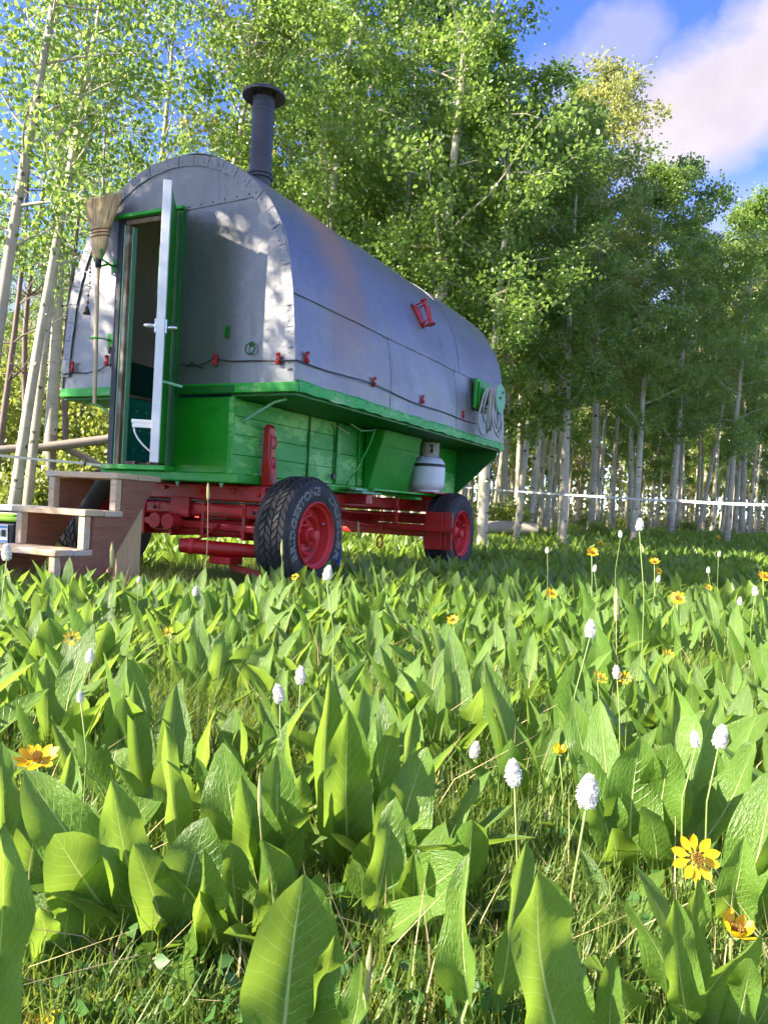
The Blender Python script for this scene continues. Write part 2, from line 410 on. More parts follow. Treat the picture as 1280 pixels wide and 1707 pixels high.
class MB:
    def __init__(s): s.v = []; s.f = []
    def add(s, vs, fs):
        b = len(s.v); s.v += [tuple(v) for v in vs]; s.f += [tuple(i + b for i in f) for f in fs]; return s
    def box(s, a, b):
        (x0, y0, z0), (x1, y1, z1) = a, b
        return s.add([(x0, y0, z0), (x1, y0, z0), (x1, y1, z0), (x0, y1, z0), (x0, y0, z1), (x1, y0, z1), (x1, y1, z1), (x0, y1, z1)],
                     [(0, 3, 2, 1), (4, 5, 6, 7), (0, 1, 5, 4), (1, 2, 6, 5), (2, 3, 7, 6), (3, 0, 4, 7)])
    def prism(s, poly, d):
        """closed polygon (list of 3D points, in a plane) pushed along vector d"""
        n = len(poly); d = Vector(d)
        vs = [Vector(p) for p in poly] + [Vector(p) + d for p in poly]
        return s.add(vs, [tuple(range(n - 1, -1, -1)), tuple(range(n, 2 * n))] + [(i, (i + 1) % n, (i + 1) % n + n, i + n) for i in range(n)])
    def bar(s, a, b, wdt, hgt, up=(0, 0, 1)):
        """rectangular bar from a to b"""
        a = Vector(a); b = Vector(b); d = (b - a).normalized()
        u = Vector(up); sd = d.cross(u)
        if sd.length < 1e-4: sd = d.cross(Vector((1, 0, 0)))
        sd.normalize(); u = sd.cross(d).normalized()
        q = [sd * wdt / 2 + u * hgt / 2, sd * -wdt / 2 + u * hgt / 2, sd * -wdt / 2 - u * hgt / 2, sd * wdt / 2 - u * hgt / 2]
        vs = [a + x for x in q] + [b + x for x in q]
        return s.add(vs, [(0, 1, 2, 3), (7, 6, 5, 4)] + [(i, i + 4, (i + 1) % 4 + 4, (i + 1) % 4) for i in range(4)])
    def tube(s, pts, rad, n=8, caps=True):
        pts = [Vector(p) for p in pts]; m = len(pts)
        if not hasattr(rad, '__len__'): rad = [rad] * m
        vs = []; prev = None
        for i, p in enumerate(pts):
            t = (pts[min(i + 1, m - 1)] - pts[max(i - 1, 0)]).normalized()
            if prev is None:
                a = t.orthogonal().normalized()
            else:
                a = (prev - t * prev.dot(t))
                a = a.normalized() if a.length > 1e-5 else t.orthogonal().normalized()
            prev = a; b = t.cross(a)
            vs += [p + (a * math.cos(2 * PI * k / n) + b * math.sin(2 * PI * k / n)) * rad[i] for k in range(n)]
        fs = [(i * n + k, i * n + (k + 1) % n, (i + 1) * n + (k + 1) % n, (i + 1) * n + k) for i in range(m - 1) for k in range(n)]
        if caps: fs += [tuple(range(n - 1, -1, -1)), tuple((m - 1) * n + k for k in range(n))]
        return s.add(vs, fs)
    def lathe(s, prof, n=32, axis='Z', c=(0, 0, 0), close=False):
        """prof: (radius, height) pairs turned round an axis"""
        vs = []
        for r, h in prof:
            for k in range(n):
                a = 2 * PI * k / n; x, y = r * math.cos(a), r * math.sin(a)
                v = {'Z': (x, y, h), 'X': (h, x, y), 'Y': (y, h, x)}[axis]
                vs.append((v[0] + c[0], v[1] + c[1], v[2] + c[2]))
        m = len(prof)
        fs = [(i * n + k, i * n + (k + 1) % n, (i + 1) * n + (k + 1) % n, (i + 1) * n + k) for i in range(m - 1) for k in range(n)]
        if close: fs += [((m - 1) * n + k, (m - 1) * n + (k + 1) % n, (k + 1) % n, k) for k in range(n)]
        else: fs += [tuple(range(n - 1, -1, -1)), tuple((m - 1) * n + k for k in range(n))]
        return s.add(vs, fs)
    def ball(s, c, r, n=8, sc=(1, 1, 1)):
        m = n // 2 + 1
        prof = [(max(1e-4, r * math.sin(PI * i / (m - 1))), -r * math.cos(PI * i / (m - 1))) for i in range(m)]
        b = len(s.v); s.lathe(prof, n, 'Z')
        s.v[b:] = [(c[0] + x * sc[0], c[1] + y * sc[1], c[2] + z * sc[2]) for x, y, z in s.v[b:]]
        return s
    def mesh(s, name, mt, smooth=False):
        me = bpy.data.meshes.new(name)
        me.from_pydata(s.v, [], s.f)
        me.materials.append(MATS[mt])
        if smooth:
            me.polygons.foreach_set('use_smooth', [True] * len(me.polygons))
        me.update()
        return me
    def build(s, name, mt, parent=None, smooth=False, bevel=0.0, auto=None):
        o = link_mesh(name, s.mesh(name, mt, smooth), parent)
        if bevel:
            b = o.modifiers.new('bevel', 'BEVEL'); b.width = bevel; b.segments = 2; b.limit_method = 'ANGLE'; b.angle_limit = 0.6
        if smooth and auto:
            o.data.set_sharp_from_angle(angle=math.radians(auto))
        return o

def np_mesh(name, verts, faces, mt, uvs=None, smooth=False):
    """fast mesh from arrays: verts (N,3), faces (M,k)"""
    me = bpy.data.meshes.new(name)
    n, m, k = len(verts), len(faces), faces.shape[1]
    me.vertices.add(n); me.vertices.foreach_set('co', np.ascontiguousarray(verts, dtype=np.float32).ravel())
    me.loops.add(m * k); me.loops.foreach_set('vertex_index', np.ascontiguousarray(faces, dtype=np.int32).ravel())
    me.polygons.add(m)
    me.polygons.foreach_set('loop_start', np.arange(0, m * k, k, dtype=np.int32))
    me.polygons.foreach_set('loop_total', np.full(m, k, dtype=np.int32))
    if smooth: me.polygons.foreach_set('use_smooth', np.ones(m, dtype=bool))
    if uvs is not None:
        l = me.uv_layers.new(name='UVMap')
        l.data.foreach_set('uv', np.ascontiguousarray(uvs[faces.ravel()], dtype=np.float32).ravel())
    me.materials.append(MATS[mt])
    me.update(calc_edges=True)
    return me

rng = random.Random(11)
npr = np.random.RandomState(5)

# ------------------------------------------------------------------ ground
def ground_z(x, y):
    """gently rising towards the wood"""
    t = np.clip((np.asarray(y, dtype=float) - 8.2) / 8.0, 0, 1)
    s = t * t * (3 - 2 * t) * 0.24
    far = np.clip(np.sqrt(np.asarray(x, float) ** 2 + np.asarray(y, float) ** 2) - 30, 0, 400) * 0.012
    return s + far * (np.asarray(y) > 0) + 0.018 * np.sin(np.asarray(x) * 1.7 + 0.4) * np.cos(np.asarray(y) * 1.3)
gx = np.concatenate([np.linspace(-400, -30, 24), np.linspace(-28, 28, 141), np.linspace(30, 400, 24)])
gy = np.concatenate([np.linspace(-400, -12, 24), np.linspace(-10, 42, 131), np.linspace(44, 400, 24)])
GX, GY = np.meshgrid(gx, gy, indexing='ij')
gv = np.stack([GX, GY, ground_z(GX, GY)], -1).reshape(-1, 3)
ii, jj = np.meshgrid(np.arange(len(gx) - 1), np.arange(len(gy) - 1), indexing='ij')
q = (ii * len(gy) + jj).ravel()
gf = np.stack([q, q + len(gy), q + len(gy) + 1, q + 1], -1)
g_obj = link_mesh('ground', np_mesh('ground', gv, gf, 'ground', smooth=True))
tag(g_obj, 'meadow soil and turf running back to the aspen wood', 'ground', kind='structure')

# ------------------------------------------------------------------ the sheep wagon
YAW = 0.463
WX, WY = -1.3852, 4.964
wagon = empty('sheep_wagon', (WX, WY, 0), -YAW)
tag(wagon, 'sheep camp wagon with rounded tin top, green body and red running gear', 'wagon')
_c, _s = math.cos(YAW), math.sin(YAW)
def toW(p): return Vector((WX + p[0] * _c + p[1] * _s, WY - p[0] * _s + p[1] * _c, p[2]))

HALF = [(0.935, 1.25), (0.929, 1.40), (0.917, 1.55), (0.902, 1.70), (0.885, 1.83), (0.853, 1.97), (0.808, 2.11), (0.745, 2.245),
        (0.665, 2.36), (0.56, 2.465), (0.43, 2.56), (0.28, 2.63), (0.14, 2.665), (0.0, 2.676)]
def smooth_profile(pts, k=4):
    P4 = [Vector(p) for p in pts]; P4 = [P4[0] * 2 - P4[1]] + P4 + [Vector((-P4[-2][0], P4[-2][1]))]
    out = []
    for i in range(1, len(P4) - 2):
        a, b, c, d = P4[i - 1:i + 3]
        for j in range(k):
            t = j / k
            out.append(0.5 * ((2 * b) + (c - a) * t + (2 * a - 5 * b + 4 * c - d) * t * t + (3 * b - a - 3 * c + d) * t ** 3))
    out.append(P4[-2])
    return [(p[0], p[1]) for p in out]
RH = smooth_profile(HALF)                       # right half, sill to crown
PROF = RH + [(-x, z) for x, z in RH[-2::-1]]     # whole arch, right to left
def prof_x(z):
    for (x0, z0), (x1, z1) in zip(RH, RH[1:]):
        if z0 <= z <= z1: return x0 + (x1 - x0) * (z - z0) / (z1 - z0)
    return 0.0
def prof_n(i, pr):
    a = Vector(pr[max(i - 1, 0)]); b = Vector(pr[min(i + 1, len(pr) - 1)])
    t = (b - a).normalized(); return Vector((t[1], -t[0]))
LEN = 3.81
def tin_sheet(name, i0, i1, y0, y1, off, sag=0.0):
    """one sheet of tin bent over the bows: profile points i0..i1, from y0 to y1"""
    m = MB(); ny = max(2, int((y1 - y0) / 0.25) + 1); th = 0.006
    idx = list(range(i0, i1 + 1))
    for lay in (0, 1):
        for i in idx:
            n = prof_n(i, PROF)
            for j in range(ny):
                y = y0 + (y1 - y0) * j / (ny - 1)
                wv = 0.004 * math.sin(y * 5.1 + i * 0.3) + 0.003 * math.sin(y * 9.7 - i * 0.5)
                o = off + (0 if lay else -th) + wv
                m.v.append((PROF[i][0] + n[0] * o, y, PROF[i][1] + n[1] * o))
    A = len(idx) * ny
    g = lambda l, i, j: l * A + i * ny + j
    for i in range(len(idx) - 1):
        for j in range(ny - 1):
            m.f.append((g(1, i, j), g(1, i + 1, j), g(1, i + 1, j + 1), g(1, i, j + 1)))
            m.f.append((g(0, i, j), g(0, i, j + 1), g(0, i + 1, j + 1), g(0, i + 1, j)))
    for i in range(len(idx) - 1):
        for j, fl in ((0, 0), (ny - 1, 1)):
            q = (g(0, i, j), g(0, i + 1, j), g(1, i + 1, j), g(1, i, j)); m.f.append(q if fl == 0 else q[::-1])
    for j in range(ny - 1):
        for i, fl in ((0, 1), (len(idx) - 1, 0)):
            q = (g(0, i, j), g(0, i, j + 1), g(1, i, j + 1), g(1, i, j)); m.f.append(q if fl == 0 else q[::-1])
    return m.build(name, 'tin', wagon, smooth=True, auto=50)
N = len(PROF) - 1
SEAM = min(range(len(RH)), key=lambda i: abs(RH[i][1] - 1.775))
for k, (a, b) in enumerate(((-0.012, 1.24), (1.236, 2.52), (2.516, LEN))):
    tin_sheet('tin_sheet', 0, SEAM + 1, a, b, 0.002 + 0.003 * k)
    tin_sheet('tin_sheet', N - SEAM - 1, N, a, b, 0.002 + 0.003 * k)
tin_sheet('roof_sheet', SEAM, N - SEAM, -0.012, 2.64, 0.012)
tin_sheet('roof_sheet', SEAM, N - SEAM, 2.62, LEN + 0.01, 0.016)

# front wall: sheets of tin round the door opening
DX0, DX1, DTOP = -0.47, 0.055, 2.345
def arch_points(z0, z1, side):
    return [(side * x, z) for x, z in RH if z0 < z < z1]
def front_sheet(poly, y=0.0, th=0.012, name='front_sheet'):
    m = MB(); m.prism([(x, y, z) for x, z in poly], (0, th, 0)); return m.build(name, 'tin', wagon)
zr = 2.372
xr = prof_x(zr) - 0.004
right_edge = [(x - 0.004, z) for x, z in RH if 1.251 < z < zr]
front_sheet([(DX1, 1.245), (0.931, 1.245)] + right_edge + [(xr, zr), (DX1, 2.345)])
left_edge = [(-(x - 0.004), z) for x, z in RH if 1.251 < z < DTOP]
front_sheet([(DX0, DTOP), (-(prof_x(DTOP) - 0.004), DTOP)] + left_edge[::-1] + [(-0.931, 1.245), (DX0, 1.245)])
top = [(x - 0.003 * (x > 0), z - 0.003) for x, z in RH if z > zr - 0.01]
front_sheet([(-prof_x(2.343) + 0.004, 2.343)] + [(-x, z) for x, z in top if z > 2.343] + [(x, z) for x, z in top[-2::-1]] +
            [(xr + 0.005, 2.36), (DX1, 2.338)], y=-0.006, th=0.012)
# edge of the cover snipped into tabs and nailed over the front
def along(t):
    """point and normal at fraction t of the arch, right sill to left sill"""
    L = [0.0]
    for a, b in zip(PROF, PROF[1:]): L.append(L[-1] + (Vector(b) - Vector(a)).length)
    d = t * L[-1]
    for i in range(len(L) - 1):
        if d <= L[i + 1] + 1e-9:
            f = (d - L[i]) / (L[i + 1] - L[i])
            p = Vector(PROF[i]).lerp(Vector(PROF[i + 1]), f)
            tt = (Vector(PROF[i + 1]) - Vector(PROF[i])).normalized()
            return p, Vector((tt[1], -tt[0]))
NT_ = 30
rv = MB()
for k in range(NT_):
    a, b = 0.02 + 0.96 * k / NT_, 0.02 + 0.96 * (k + 1) / NT_
    pts_o, pts_i = [], []
    for j in range(4):
        p, n = along(a + (b - a - 0.0012) * j / 3)
        pts_o.append(p + n * 0.006); pts_i.append(p - n * (0.058 + 0.006 * rng.random()))
    poly = pts_o + pts_i[::-1]
    yy = -0.0095 - 0.0008 * (k % 2) - 0.0012 * rng.random()
    m = MB(); m.prism([(p[0], yy, p[1]) for p in poly], (0, -0.0025, 0)); m.build('edge_tab', 'tin', wagon)
    for j in (0.25, 0.75):
        p, n = along(a + (b - a) * j); p = p - n * 0.034
        rv.lathe([(0.0038, 0.0), (0.0033, -0.002), (0.0015, -0.0035)], 6, 'Y', (p[0], yy - 0.002, p[1]))
for k in range(7):
    rv.lathe([(0.0052, 0.0), (0.0045, -0.003), (0.002, -0.005)], 6, 'Y', (0.10 + k * 0.09, -0.006, 2.356 + 0.004 * k))
rv.build('rivets', 'dark_steel', wagon)['kind'] = 'stuff'
# rear wall
WZ0, WZ1, WXH = 1.62, 2.20, 0.40                       # unseen rear window opening, added to let light into the interior
def rear_wall(prof, y, th, name, mt):
    rh = [(x, z) for x, z in prof if x >= -1e-6]
    def xat(z): return next((x0 + (x1 - x0) * (z - z0_) / (z1_ - z0_) for (x0, z0_), (x1, z1_) in zip(rh, rh[1:]) if z0_ <= z <= z1_), 0.0)
    lo = [(x, z) for x, z in rh if z < WZ0] + [(xat(WZ0), WZ0)]; hi = [(xat(WZ1), WZ1)] + [(x, z) for x, z in rh if z > WZ1]
    mid = [(xat(WZ0), WZ0)] + [(x, z) for x, z in rh if WZ0 < z < WZ1] + [(xat(WZ1), WZ1)]
    for poly in (lo + [(-x, z) for x, z in lo[::-1]], hi + [(-x, z) for x, z in hi[-2::-1]], mid + [(WXH, WZ1), (WXH, WZ0)], [(-x, z) for x, z in mid] + [(-WXH, WZ1), (-WXH, WZ0)]):
        m = MB(); m.prism([(x, y, z) for x, z in poly], (0, th, 0)); m.build(name, mt, wagon)
rear_wall([(x * 0.995, z - 0.003) for x, z in PROF], LEN - 0.03, 0.02, 'rear_panel', 'tin')
for a, b in (((-WXH - 0.03, WZ0 - 0.03), (WXH + 0.03, WZ0)), ((-WXH - 0.03, WZ1), (WXH + 0.03, WZ1 + 0.03)), ((-WXH - 0.03, WZ0 + 0.001), (-WXH, WZ1 - 0.001)), ((WXH, WZ0 + 0.001), (WXH + 0.03, WZ1 - 0.001))):
    MB().box((a[0], LEN - 0.008, a[1]), (b[0], LEN + 0.012, b[1])).build('added_window_frame', 'green_trim', wagon, bevel=0.003)  # trim round the added, unseen rear window

# sill boards and overhang
def bx(a, b, name, mt, parent=wagon, bevel=0.004): return MB().box(a, b).build(name, mt, parent, bevel=bevel)
bx((DX0 - 0.468, -0.016, 1.195), (DX0 - 0.002, 0.02, 1.252), 'sill_board', 'green_trim')
bx((DX1 + 0.002, -0.016, 1.195), (0.951, 0.02, 1.252), 'sill_board', 'green_trim')
bx((DX1 + 0.003, -0.022, 1.198), (0.52, -0.0165, 1.240), 'sill_strip', 'green_dark', bevel=0.001)
for s in (-1, 1):
    # painted flashing along the side with a wavy lower lip
    m = MB(); n = 60
    for j in range(n + 1):
        y = 0.021 + (LEN - 0.03) * j / n
        lip = 0.004 * math.sin(j * 1.7) + 0.003 * math.sin(j * 0.61)
        m.v += [(s * 0.936, y, 1.272 + 0.006 * math.sin(j * 0.9) * math.sin(j * 0.37)), (s * 0.952, y, 1.258), (s * (0.957 + lip), y, 1.196 + lip), (s * 0.936, y, 1.196)]
    for j in range(n):
        for k in range(4):
            f = (j * 4 + k, j * 4 + (k + 1) % 4, j * 4 + 4 + (k + 1) % 4, j * 4 + 4 + k); m.f.append(f if s < 0 else f[::-1])
    m.f += [(0, 1, 2, 3), (n * 4 + 3, n * 4 + 2, n * 4 + 1, n * 4)]
    m.build('sill_flashing', 'green_trim', wagon)
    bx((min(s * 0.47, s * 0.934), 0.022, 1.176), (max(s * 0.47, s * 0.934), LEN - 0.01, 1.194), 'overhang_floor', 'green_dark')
nm = MB()
for k in range(26):
    y = 0.15 + k * 0.14
    nm.lathe([(0.004, 0.0), (0.004, 0.004), (0.002, 0.006)], 6, 'X', (0.953, y, 1.243 + 0.008 * rng.random()))
nm.build('nail_heads', 'dark_steel', wagon)['kind'] = 'stuff'

# lower box
BW = 0.487
z0 = 0.715
hts = [0.118, 0.122, 0.112, 0.106]
splits = [0.035, 0.88, 1.36]
for s in (-1, 1):
    z = z0
    for i, h_ in enumerate(hts):
        for (ya, yb) in ((0.035, 0.877), (0.883, 1.26)):
            o = 0.002 * rng.random() + 0.002 * (i % 2)
            xa, xb = (BW - 0.02, BW + o) if s > 0 else (-BW - o, -BW + 0.02)
            bx((xa, ya, z + 0.0008), (xb, yb, z + h_ - 0.0008), 'side_board', 'green_peel', bevel=0.003)
        z += h_
    z = z0
    for i, h_ in enumerate((0.23, 0.228)):
        xa, xb = (BW - 0.02, BW + 0.001) if s > 0 else (-BW - 0.001, -BW + 0.02)
        bx((xa, 1.266, z + 0.001), (xb, 3.70, z + h_ - 0.001), 'side_board', 'green_smooth' if i else 'green_peel', bevel=0.003)
        z += h_
    xa, xb = (BW + 0.004, BW + 0.016) if s > 0 else (-BW - 0.016, -BW - 0.004)
    bx((xa, 0.875, z0), (xb, 0.886, 1.17), 'seam_strip', 'green_dark', bevel=0.001)
    bx((xa, 1.252, z0), (xb + (0.01 if s > 0 else 0), 1.30, 1.172), 'batten', 'green_smooth', bevel=0.003)
    bx((xa, 1.60, z0 + 0.002), (xb, 1.625, 1.172), 'batten', 'green_smooth', bevel=0.003)
    bx((min(s * 0.46, s * 0.505), 0.03, 0.660), (max(s * 0.46, s * 0.505), 3.72, 0.712), 'bottom_rail', 'green_trim', bevel=0.005)
bx((0.30, -0.012, 0.668), (0.478, 0.026, 0.705), 'rail_patch', 'green_dark', bevel=0.003) if False else None
bx((DX1, 0.014, 0.715), (0.4995, 0.034, 1.176), 'front_board', 'green_smooth', bevel=0.003)
bx((0.4700, 0.010, 0.714), (0.5060, 0.0136, 1.175), 'corner_strip', 'green_peel', bevel=0.001)
bx((-0.4995, 0.014, 0.715), (DX0 + 0.0, 0.034, 1.176), 'front_board', 'green_trim', bevel=0.003)
bx((-0.50, -0.045, 0.655), (0.60, 0.029, 0.7135), 'front_rail', 'green_smooth', bevel=0.008)
bx((-0.475, -0.075, 0.7145), (0.065, 0.06, 0.748), 'threshold', 'green_trim', bevel=0.006)
for bxp in (0.12, 0.46):
    m = MB(); m.lathe([(0.013, 0.654), (0.013, 0.642), (0.006, 0.641), (0.006, 0.628)], 6, 'Z', (bxp, -0.015, 0)); m.build('bolt', 'green_mint', wagon)
# rear gusset and rear wall of the box
for s in (-1, 1):
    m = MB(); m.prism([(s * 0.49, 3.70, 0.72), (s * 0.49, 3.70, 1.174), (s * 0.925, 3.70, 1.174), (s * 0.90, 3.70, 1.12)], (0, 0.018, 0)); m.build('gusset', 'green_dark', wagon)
bx((-0.46, 3.70, 0.715), (0.46, 3.72, 1.174), 'rear_board', 'green_smooth')
bx((0.44, 3.75, 0.70), (0.485, 3.80, 1.174), 'rear_post', 'green_trim')
# brace rods under the overhang
for (s, y) in ((1, 0.12), (-1, 0.12)):
    MB().tube([(s * 0.50, y, 1.03), (s * 0.512, y, 1.05), (s * 0.72, y, 1.155), (s * 0.80, y, 1.172)], 0.009, 8).build('brace_rod', 'green_mint', wagon, smooth=True)
# slanted grub box and the bottle shelf
m = MB(); m.prism([(0.505, 1.70, 0.705), (0.545, 1.70, 0.705), (0.672, 1.70, 1.172), (0.505, 1.70, 1.172)], (0, 0.71, 0)); m.build('grub_box', 'green_smooth', wagon, bevel=0.004)
def slant(z): return 0.545 + 0.127 * (z - 0.705) / 0.467
m = MB(); m.prism([(slant(1.045) + 0.001, 1.703, 1.045), (slant(1.168) + 0.001, 1.703, 1.168), (slant(1.168) + 0.008, 1.703, 1.168), (slant(1.045) + 0.008, 1.703, 1.045)], (0, 0.704, 0)); m.build('box_lid', 'green_smooth', wagon, bevel=0.002)
m = MB(); m.prism([(slant(0.71) + 0.001, 1.703, 0.71), (slant(1.041) + 0.001, 1.703, 1.041), (slant(1.041) + 0.006, 1.703, 1.041), (slant(0.71) + 0.006, 1.703, 0.71)], (0, 0.704, 0)); m.build('box_face', 'green_smooth', wagon, bevel=0.002)
for k, (ya, yb, xa, xb, za) in enumerate(((1.30, 3.02, 0.506, 0.60, 0.682), (1.32, 1.62, 0.602, 0.65, 0.676), (1.50, 2.95, 0.602, 0.70, 0.684), (1.42, 1.72, 0.51, 0.66, 0.655), (2.28, 2.42, 0.51, 0.70, 0.640))):
    bx((xa, ya, za), (xb, yb, za + 0.018), 'shelf_slat', 'green_trim' if k % 2 == 0 else 'green_mint', bevel=0.003)
bx((0.506, 2.44, 0.703), (0.80, 2.90, 0.715), 'bottle_tray', 'red_paint', bevel=0.003)
# hose and cable under the overhang
MB().tube([(0.50, 1.18, 1.15), (0.512, 1.19, 1.10), (0.512, 1.20, 0.98), (0.513, 1.195, 0.86), (0.512, 1.20, 0.79)], 0.004, 6).build('cable', 'wire_black', wagon)
bx((0.507, 1.185, 0.745), (0.528, 1.215, 0.79), 'cable_plug', 'wire_black', bevel=0.004)
MB().tube([(0.60, 1.28, 1.16), (0.60, 1.45, 1.13), (0.61, 1.60, 1.15), (0.63, 1.66, 1.165)], 0.006, 6).build('cable', 'green_mint', wagon, smooth=True)
MB().tube([(0.64, 1.60, 1.165), (0.60, 1.58, 1.03), (0.55, 1.53, 0.87), (0.51, 1.42, 0.72)], 0.008, 6).build('cable', 'green_peel', wagon, smooth=True)
MB().tube([(0.52, 1.20, 1.14), (0.56, 1.26, 1.11), (0.58, 1.30, 1.09)], 0.005, 6).build('cable', 'hose_grey', wagon, smooth=True)

# door frame, door, inside
bx((DX0 - 0.002, -0.026, 0.7485), (-0.425, 0.03, 2.335), 'door_jamb', 'dark_steel', bevel=0.004)
bx((-0.4235, -0.012, 0.7485), (-0.385, 0.05, 2.30), 'door_jamb', 'jamb_wood', bevel=0.005)
bx((-0.4245, -0.018, 0.7485), (-0.4145, -0.0125, 2.30), 'jamb_bead', 'green_mint', bevel=0.002)
bx((-0.383, 0.012, 0.7485), (-0.374, 0.05, 2.295), 'jamb_bead', 'green_mint', bevel=0.002)
bx((0.022, -0.028, 0.7485), (0.068, 0.03, 2.335), 'door_jamb', 'green_dark', bevel=0.004)
bx((-0.425, -0.008, 2.302), (0.02, 0.05, 2.334), 'door_header', 'jamb_wood', bevel=0.003)
m = MB(); m.prism([(-0.515, -0.045, 2.340), (0.075, -0.045, 2.340), (0.075, -0.045, 2.362), (-0.515, -0.045, 2.362)], (0, 0.036, 0)); m.build('drip_cap', 'green_trim', wagon, bevel=0.004)
ddir = Vector((0.60, -0.80, 0)).normalized(); dn = Vector((ddir[1], -ddir[0], 0))     # dn: towards the inside face
hinge = Vector((0.035, -0.036, 0)); DL = 0.455
def door_box(u0, u1, v0, v1, za, zb, name, mt, parent, bevel=0.003):
    """box in door space: u from the hinge, v from the outer face to the inner face"""
    m = MB(); o = hinge
    pts = [o + ddir * u + dn * v for u, v in ((u0, v0), (u1, v0), (u1, v1), (u0, v1))]
    m.prism([(p[0], p[1], za) for p in pts], (0, 0, zb - za)); return m.build(name, mt, parent, bevel=bevel)
door = door_box(0.0, DL - 0.046, 0.004, 0.040, 0.76, 2.325, 'door', 'green_smooth', wagon)
tag(door, 'narrow wooden door swung open towards the camera')
door_box(DL - 0.045, DL, 0.0, 0.046, 0.745, 2.34, 'door_stile', 'white_paint', door, 0.003)
door_box(0.02, DL - 0.06, 0.041, 0.048, 1.72, 2.27, 'inner_panel', 'green_dark', door, 0.002)
door_box(DL - 0.12, DL - 0.06, 0.041, 0.056, 1.70, 1.98, 'inner_trim', 'green_mint', door, 0.002)
door_box(DL - 0.20, DL - 0.046, 0.0415, 0.16, 0.965, 0.985, 'shelf', 'white_paint', door, 0.002)
door_box(DL - 0.075, DL - 0.046, 0.0415, 0.155, 0.94, 0.964, 'shelf_bracket', 'white_paint', door, 0.002)
p0 = hinge + ddir * (DL - 0.06) + dn * 0.15; p1 = hinge + ddir * (DL - 0.06) + dn * 0.047
MB().tube([(p0[0], p0[1], 0.962), *[tuple((p0.lerp(p1, t)).xy) + (0.955 - 0.15 * t ** 0.5,) for t in (0.08, 0.25, 0.5, 0.75, 1.0)]], 0.005, 6).build('shelf_wire', 'white_paint', door)
for v0, v1 in ((-0.012, 0.0), (0.046, 0.056)):
    door_box(DL - 0.05, DL - 0.005, v0, v1, 1.475, 1.555, 'latch_plate', 'chrome', door, 0.003)
pl = hinge + ddir * (DL - 0.02) + dn * 0.056
MB().tube([(pl + dn * t)[:2] + (1.515,) if False else (*(pl + dn * t).xy, 1.515) for t in (0, 0.03, 0.06)], [0.012, 0.013, 0.008], 10).build('latch_knob', 'chrome', door, smooth=True)
pl = hinge + ddir * (DL - 0.02) - dn * 0.012
MB().tube([(*(pl - dn * t).xy, 1.51 + 0.1 * t) for t in (0, 0.03, 0.055)], [0.010, 0.012, 0.010], 10).build('latch_knob', 'chrome', door, smooth=True)
pl = hinge + ddir * (DL - 0.05)
MB().tube([(*(pl - dn * t).xy, 1.21 - 0.2 * t) for t in (0.0, 0.05, 0.11)], 0.008, 6).build('door_hook', 'green_mint', door)
# lining and bench inside
inner = [(x * 0.955, 1.20 + (z - 1.25) * 0.985) for x, z in PROF]
m = MB()
for y in (0.035, LEN - 0.06):
    m.v += [(x, y, z) for x, z in inner]
n = len(inner)
m.f += [(i, i + n, i + n + 1, i + 1) for i in range(n - 1)]
m.build('lining', 'tan_lining', wagon, smooth=True)
rear_wall(inner, LEN - 0.058, 0.01, 'rear_lining', 'tan_lining')
bx((-0.885, 0.04, 1.225), (-0.872, LEN - 0.1, 1.735), 'wainscot', 'dark_panel', bevel=0.002)
bx((-0.47, 0.06, 1.205), (-0.86, LEN - 0.1, 1.222), 'bench_top', 'jamb_wood', bevel=0.002) if False else bx((-0.86, 0.06, 1.205), (-0.445, LEN - 0.1, 1.224), 'bench_top', 'jamb_wood', bevel=0.002)
bx((-0.466, 0.06, 0.745), (-0.452, LEN - 0.1, 1.204), 'bench_front', 'teal_panel', bevel=0.002)
bx((-0.46, 0.036, 0.7255), (0.46, 3.69, 0.743), 'floor_board', 'jamb_wood', bevel=0.002)
bx((0.452, 0.06, 0.745), (0.466, LEN - 0.1, 1.174), 'bench_front', 'teal_panel', bevel=0.002)
nb = MB()
for k in range(9):
    nb.lathe([(0.009, 0.0), (0.008, 0.004), (0.003, 0.006)], 8, 'X', (-0.452, 0.10 + 0.05 * (k % 3) + 0.09 * (k // 3), 0.86 + 0.13 * (k % 3)))
nb.build('screw_heads', 'green_mint', wagon)['kind'] = 'stuff'
MB().tube([(-0.868, 0.72, 1.74), (-0.868, 0.80, 1.95), (-0.82, 0.92, 2.1), (-0.77, 1.06, 2.19)], 0.006, 6).build('bow_strip', 'tan_lining', wagon, smooth=True)
m = MB()
for k in range(14):
    a = rng.uniform(-0.36, 0.0); b = rng.uniform(-0.02, 0.2)
    m.box((a, b, 0.749), (a + rng.uniform(0.03, 0.10), b + rng.uniform(0.02, 0.08), 0.749 + rng.uniform(0.006, 0.03)))
m.build('door_mat', 'clutter_brown', wagon, bevel=0.003)

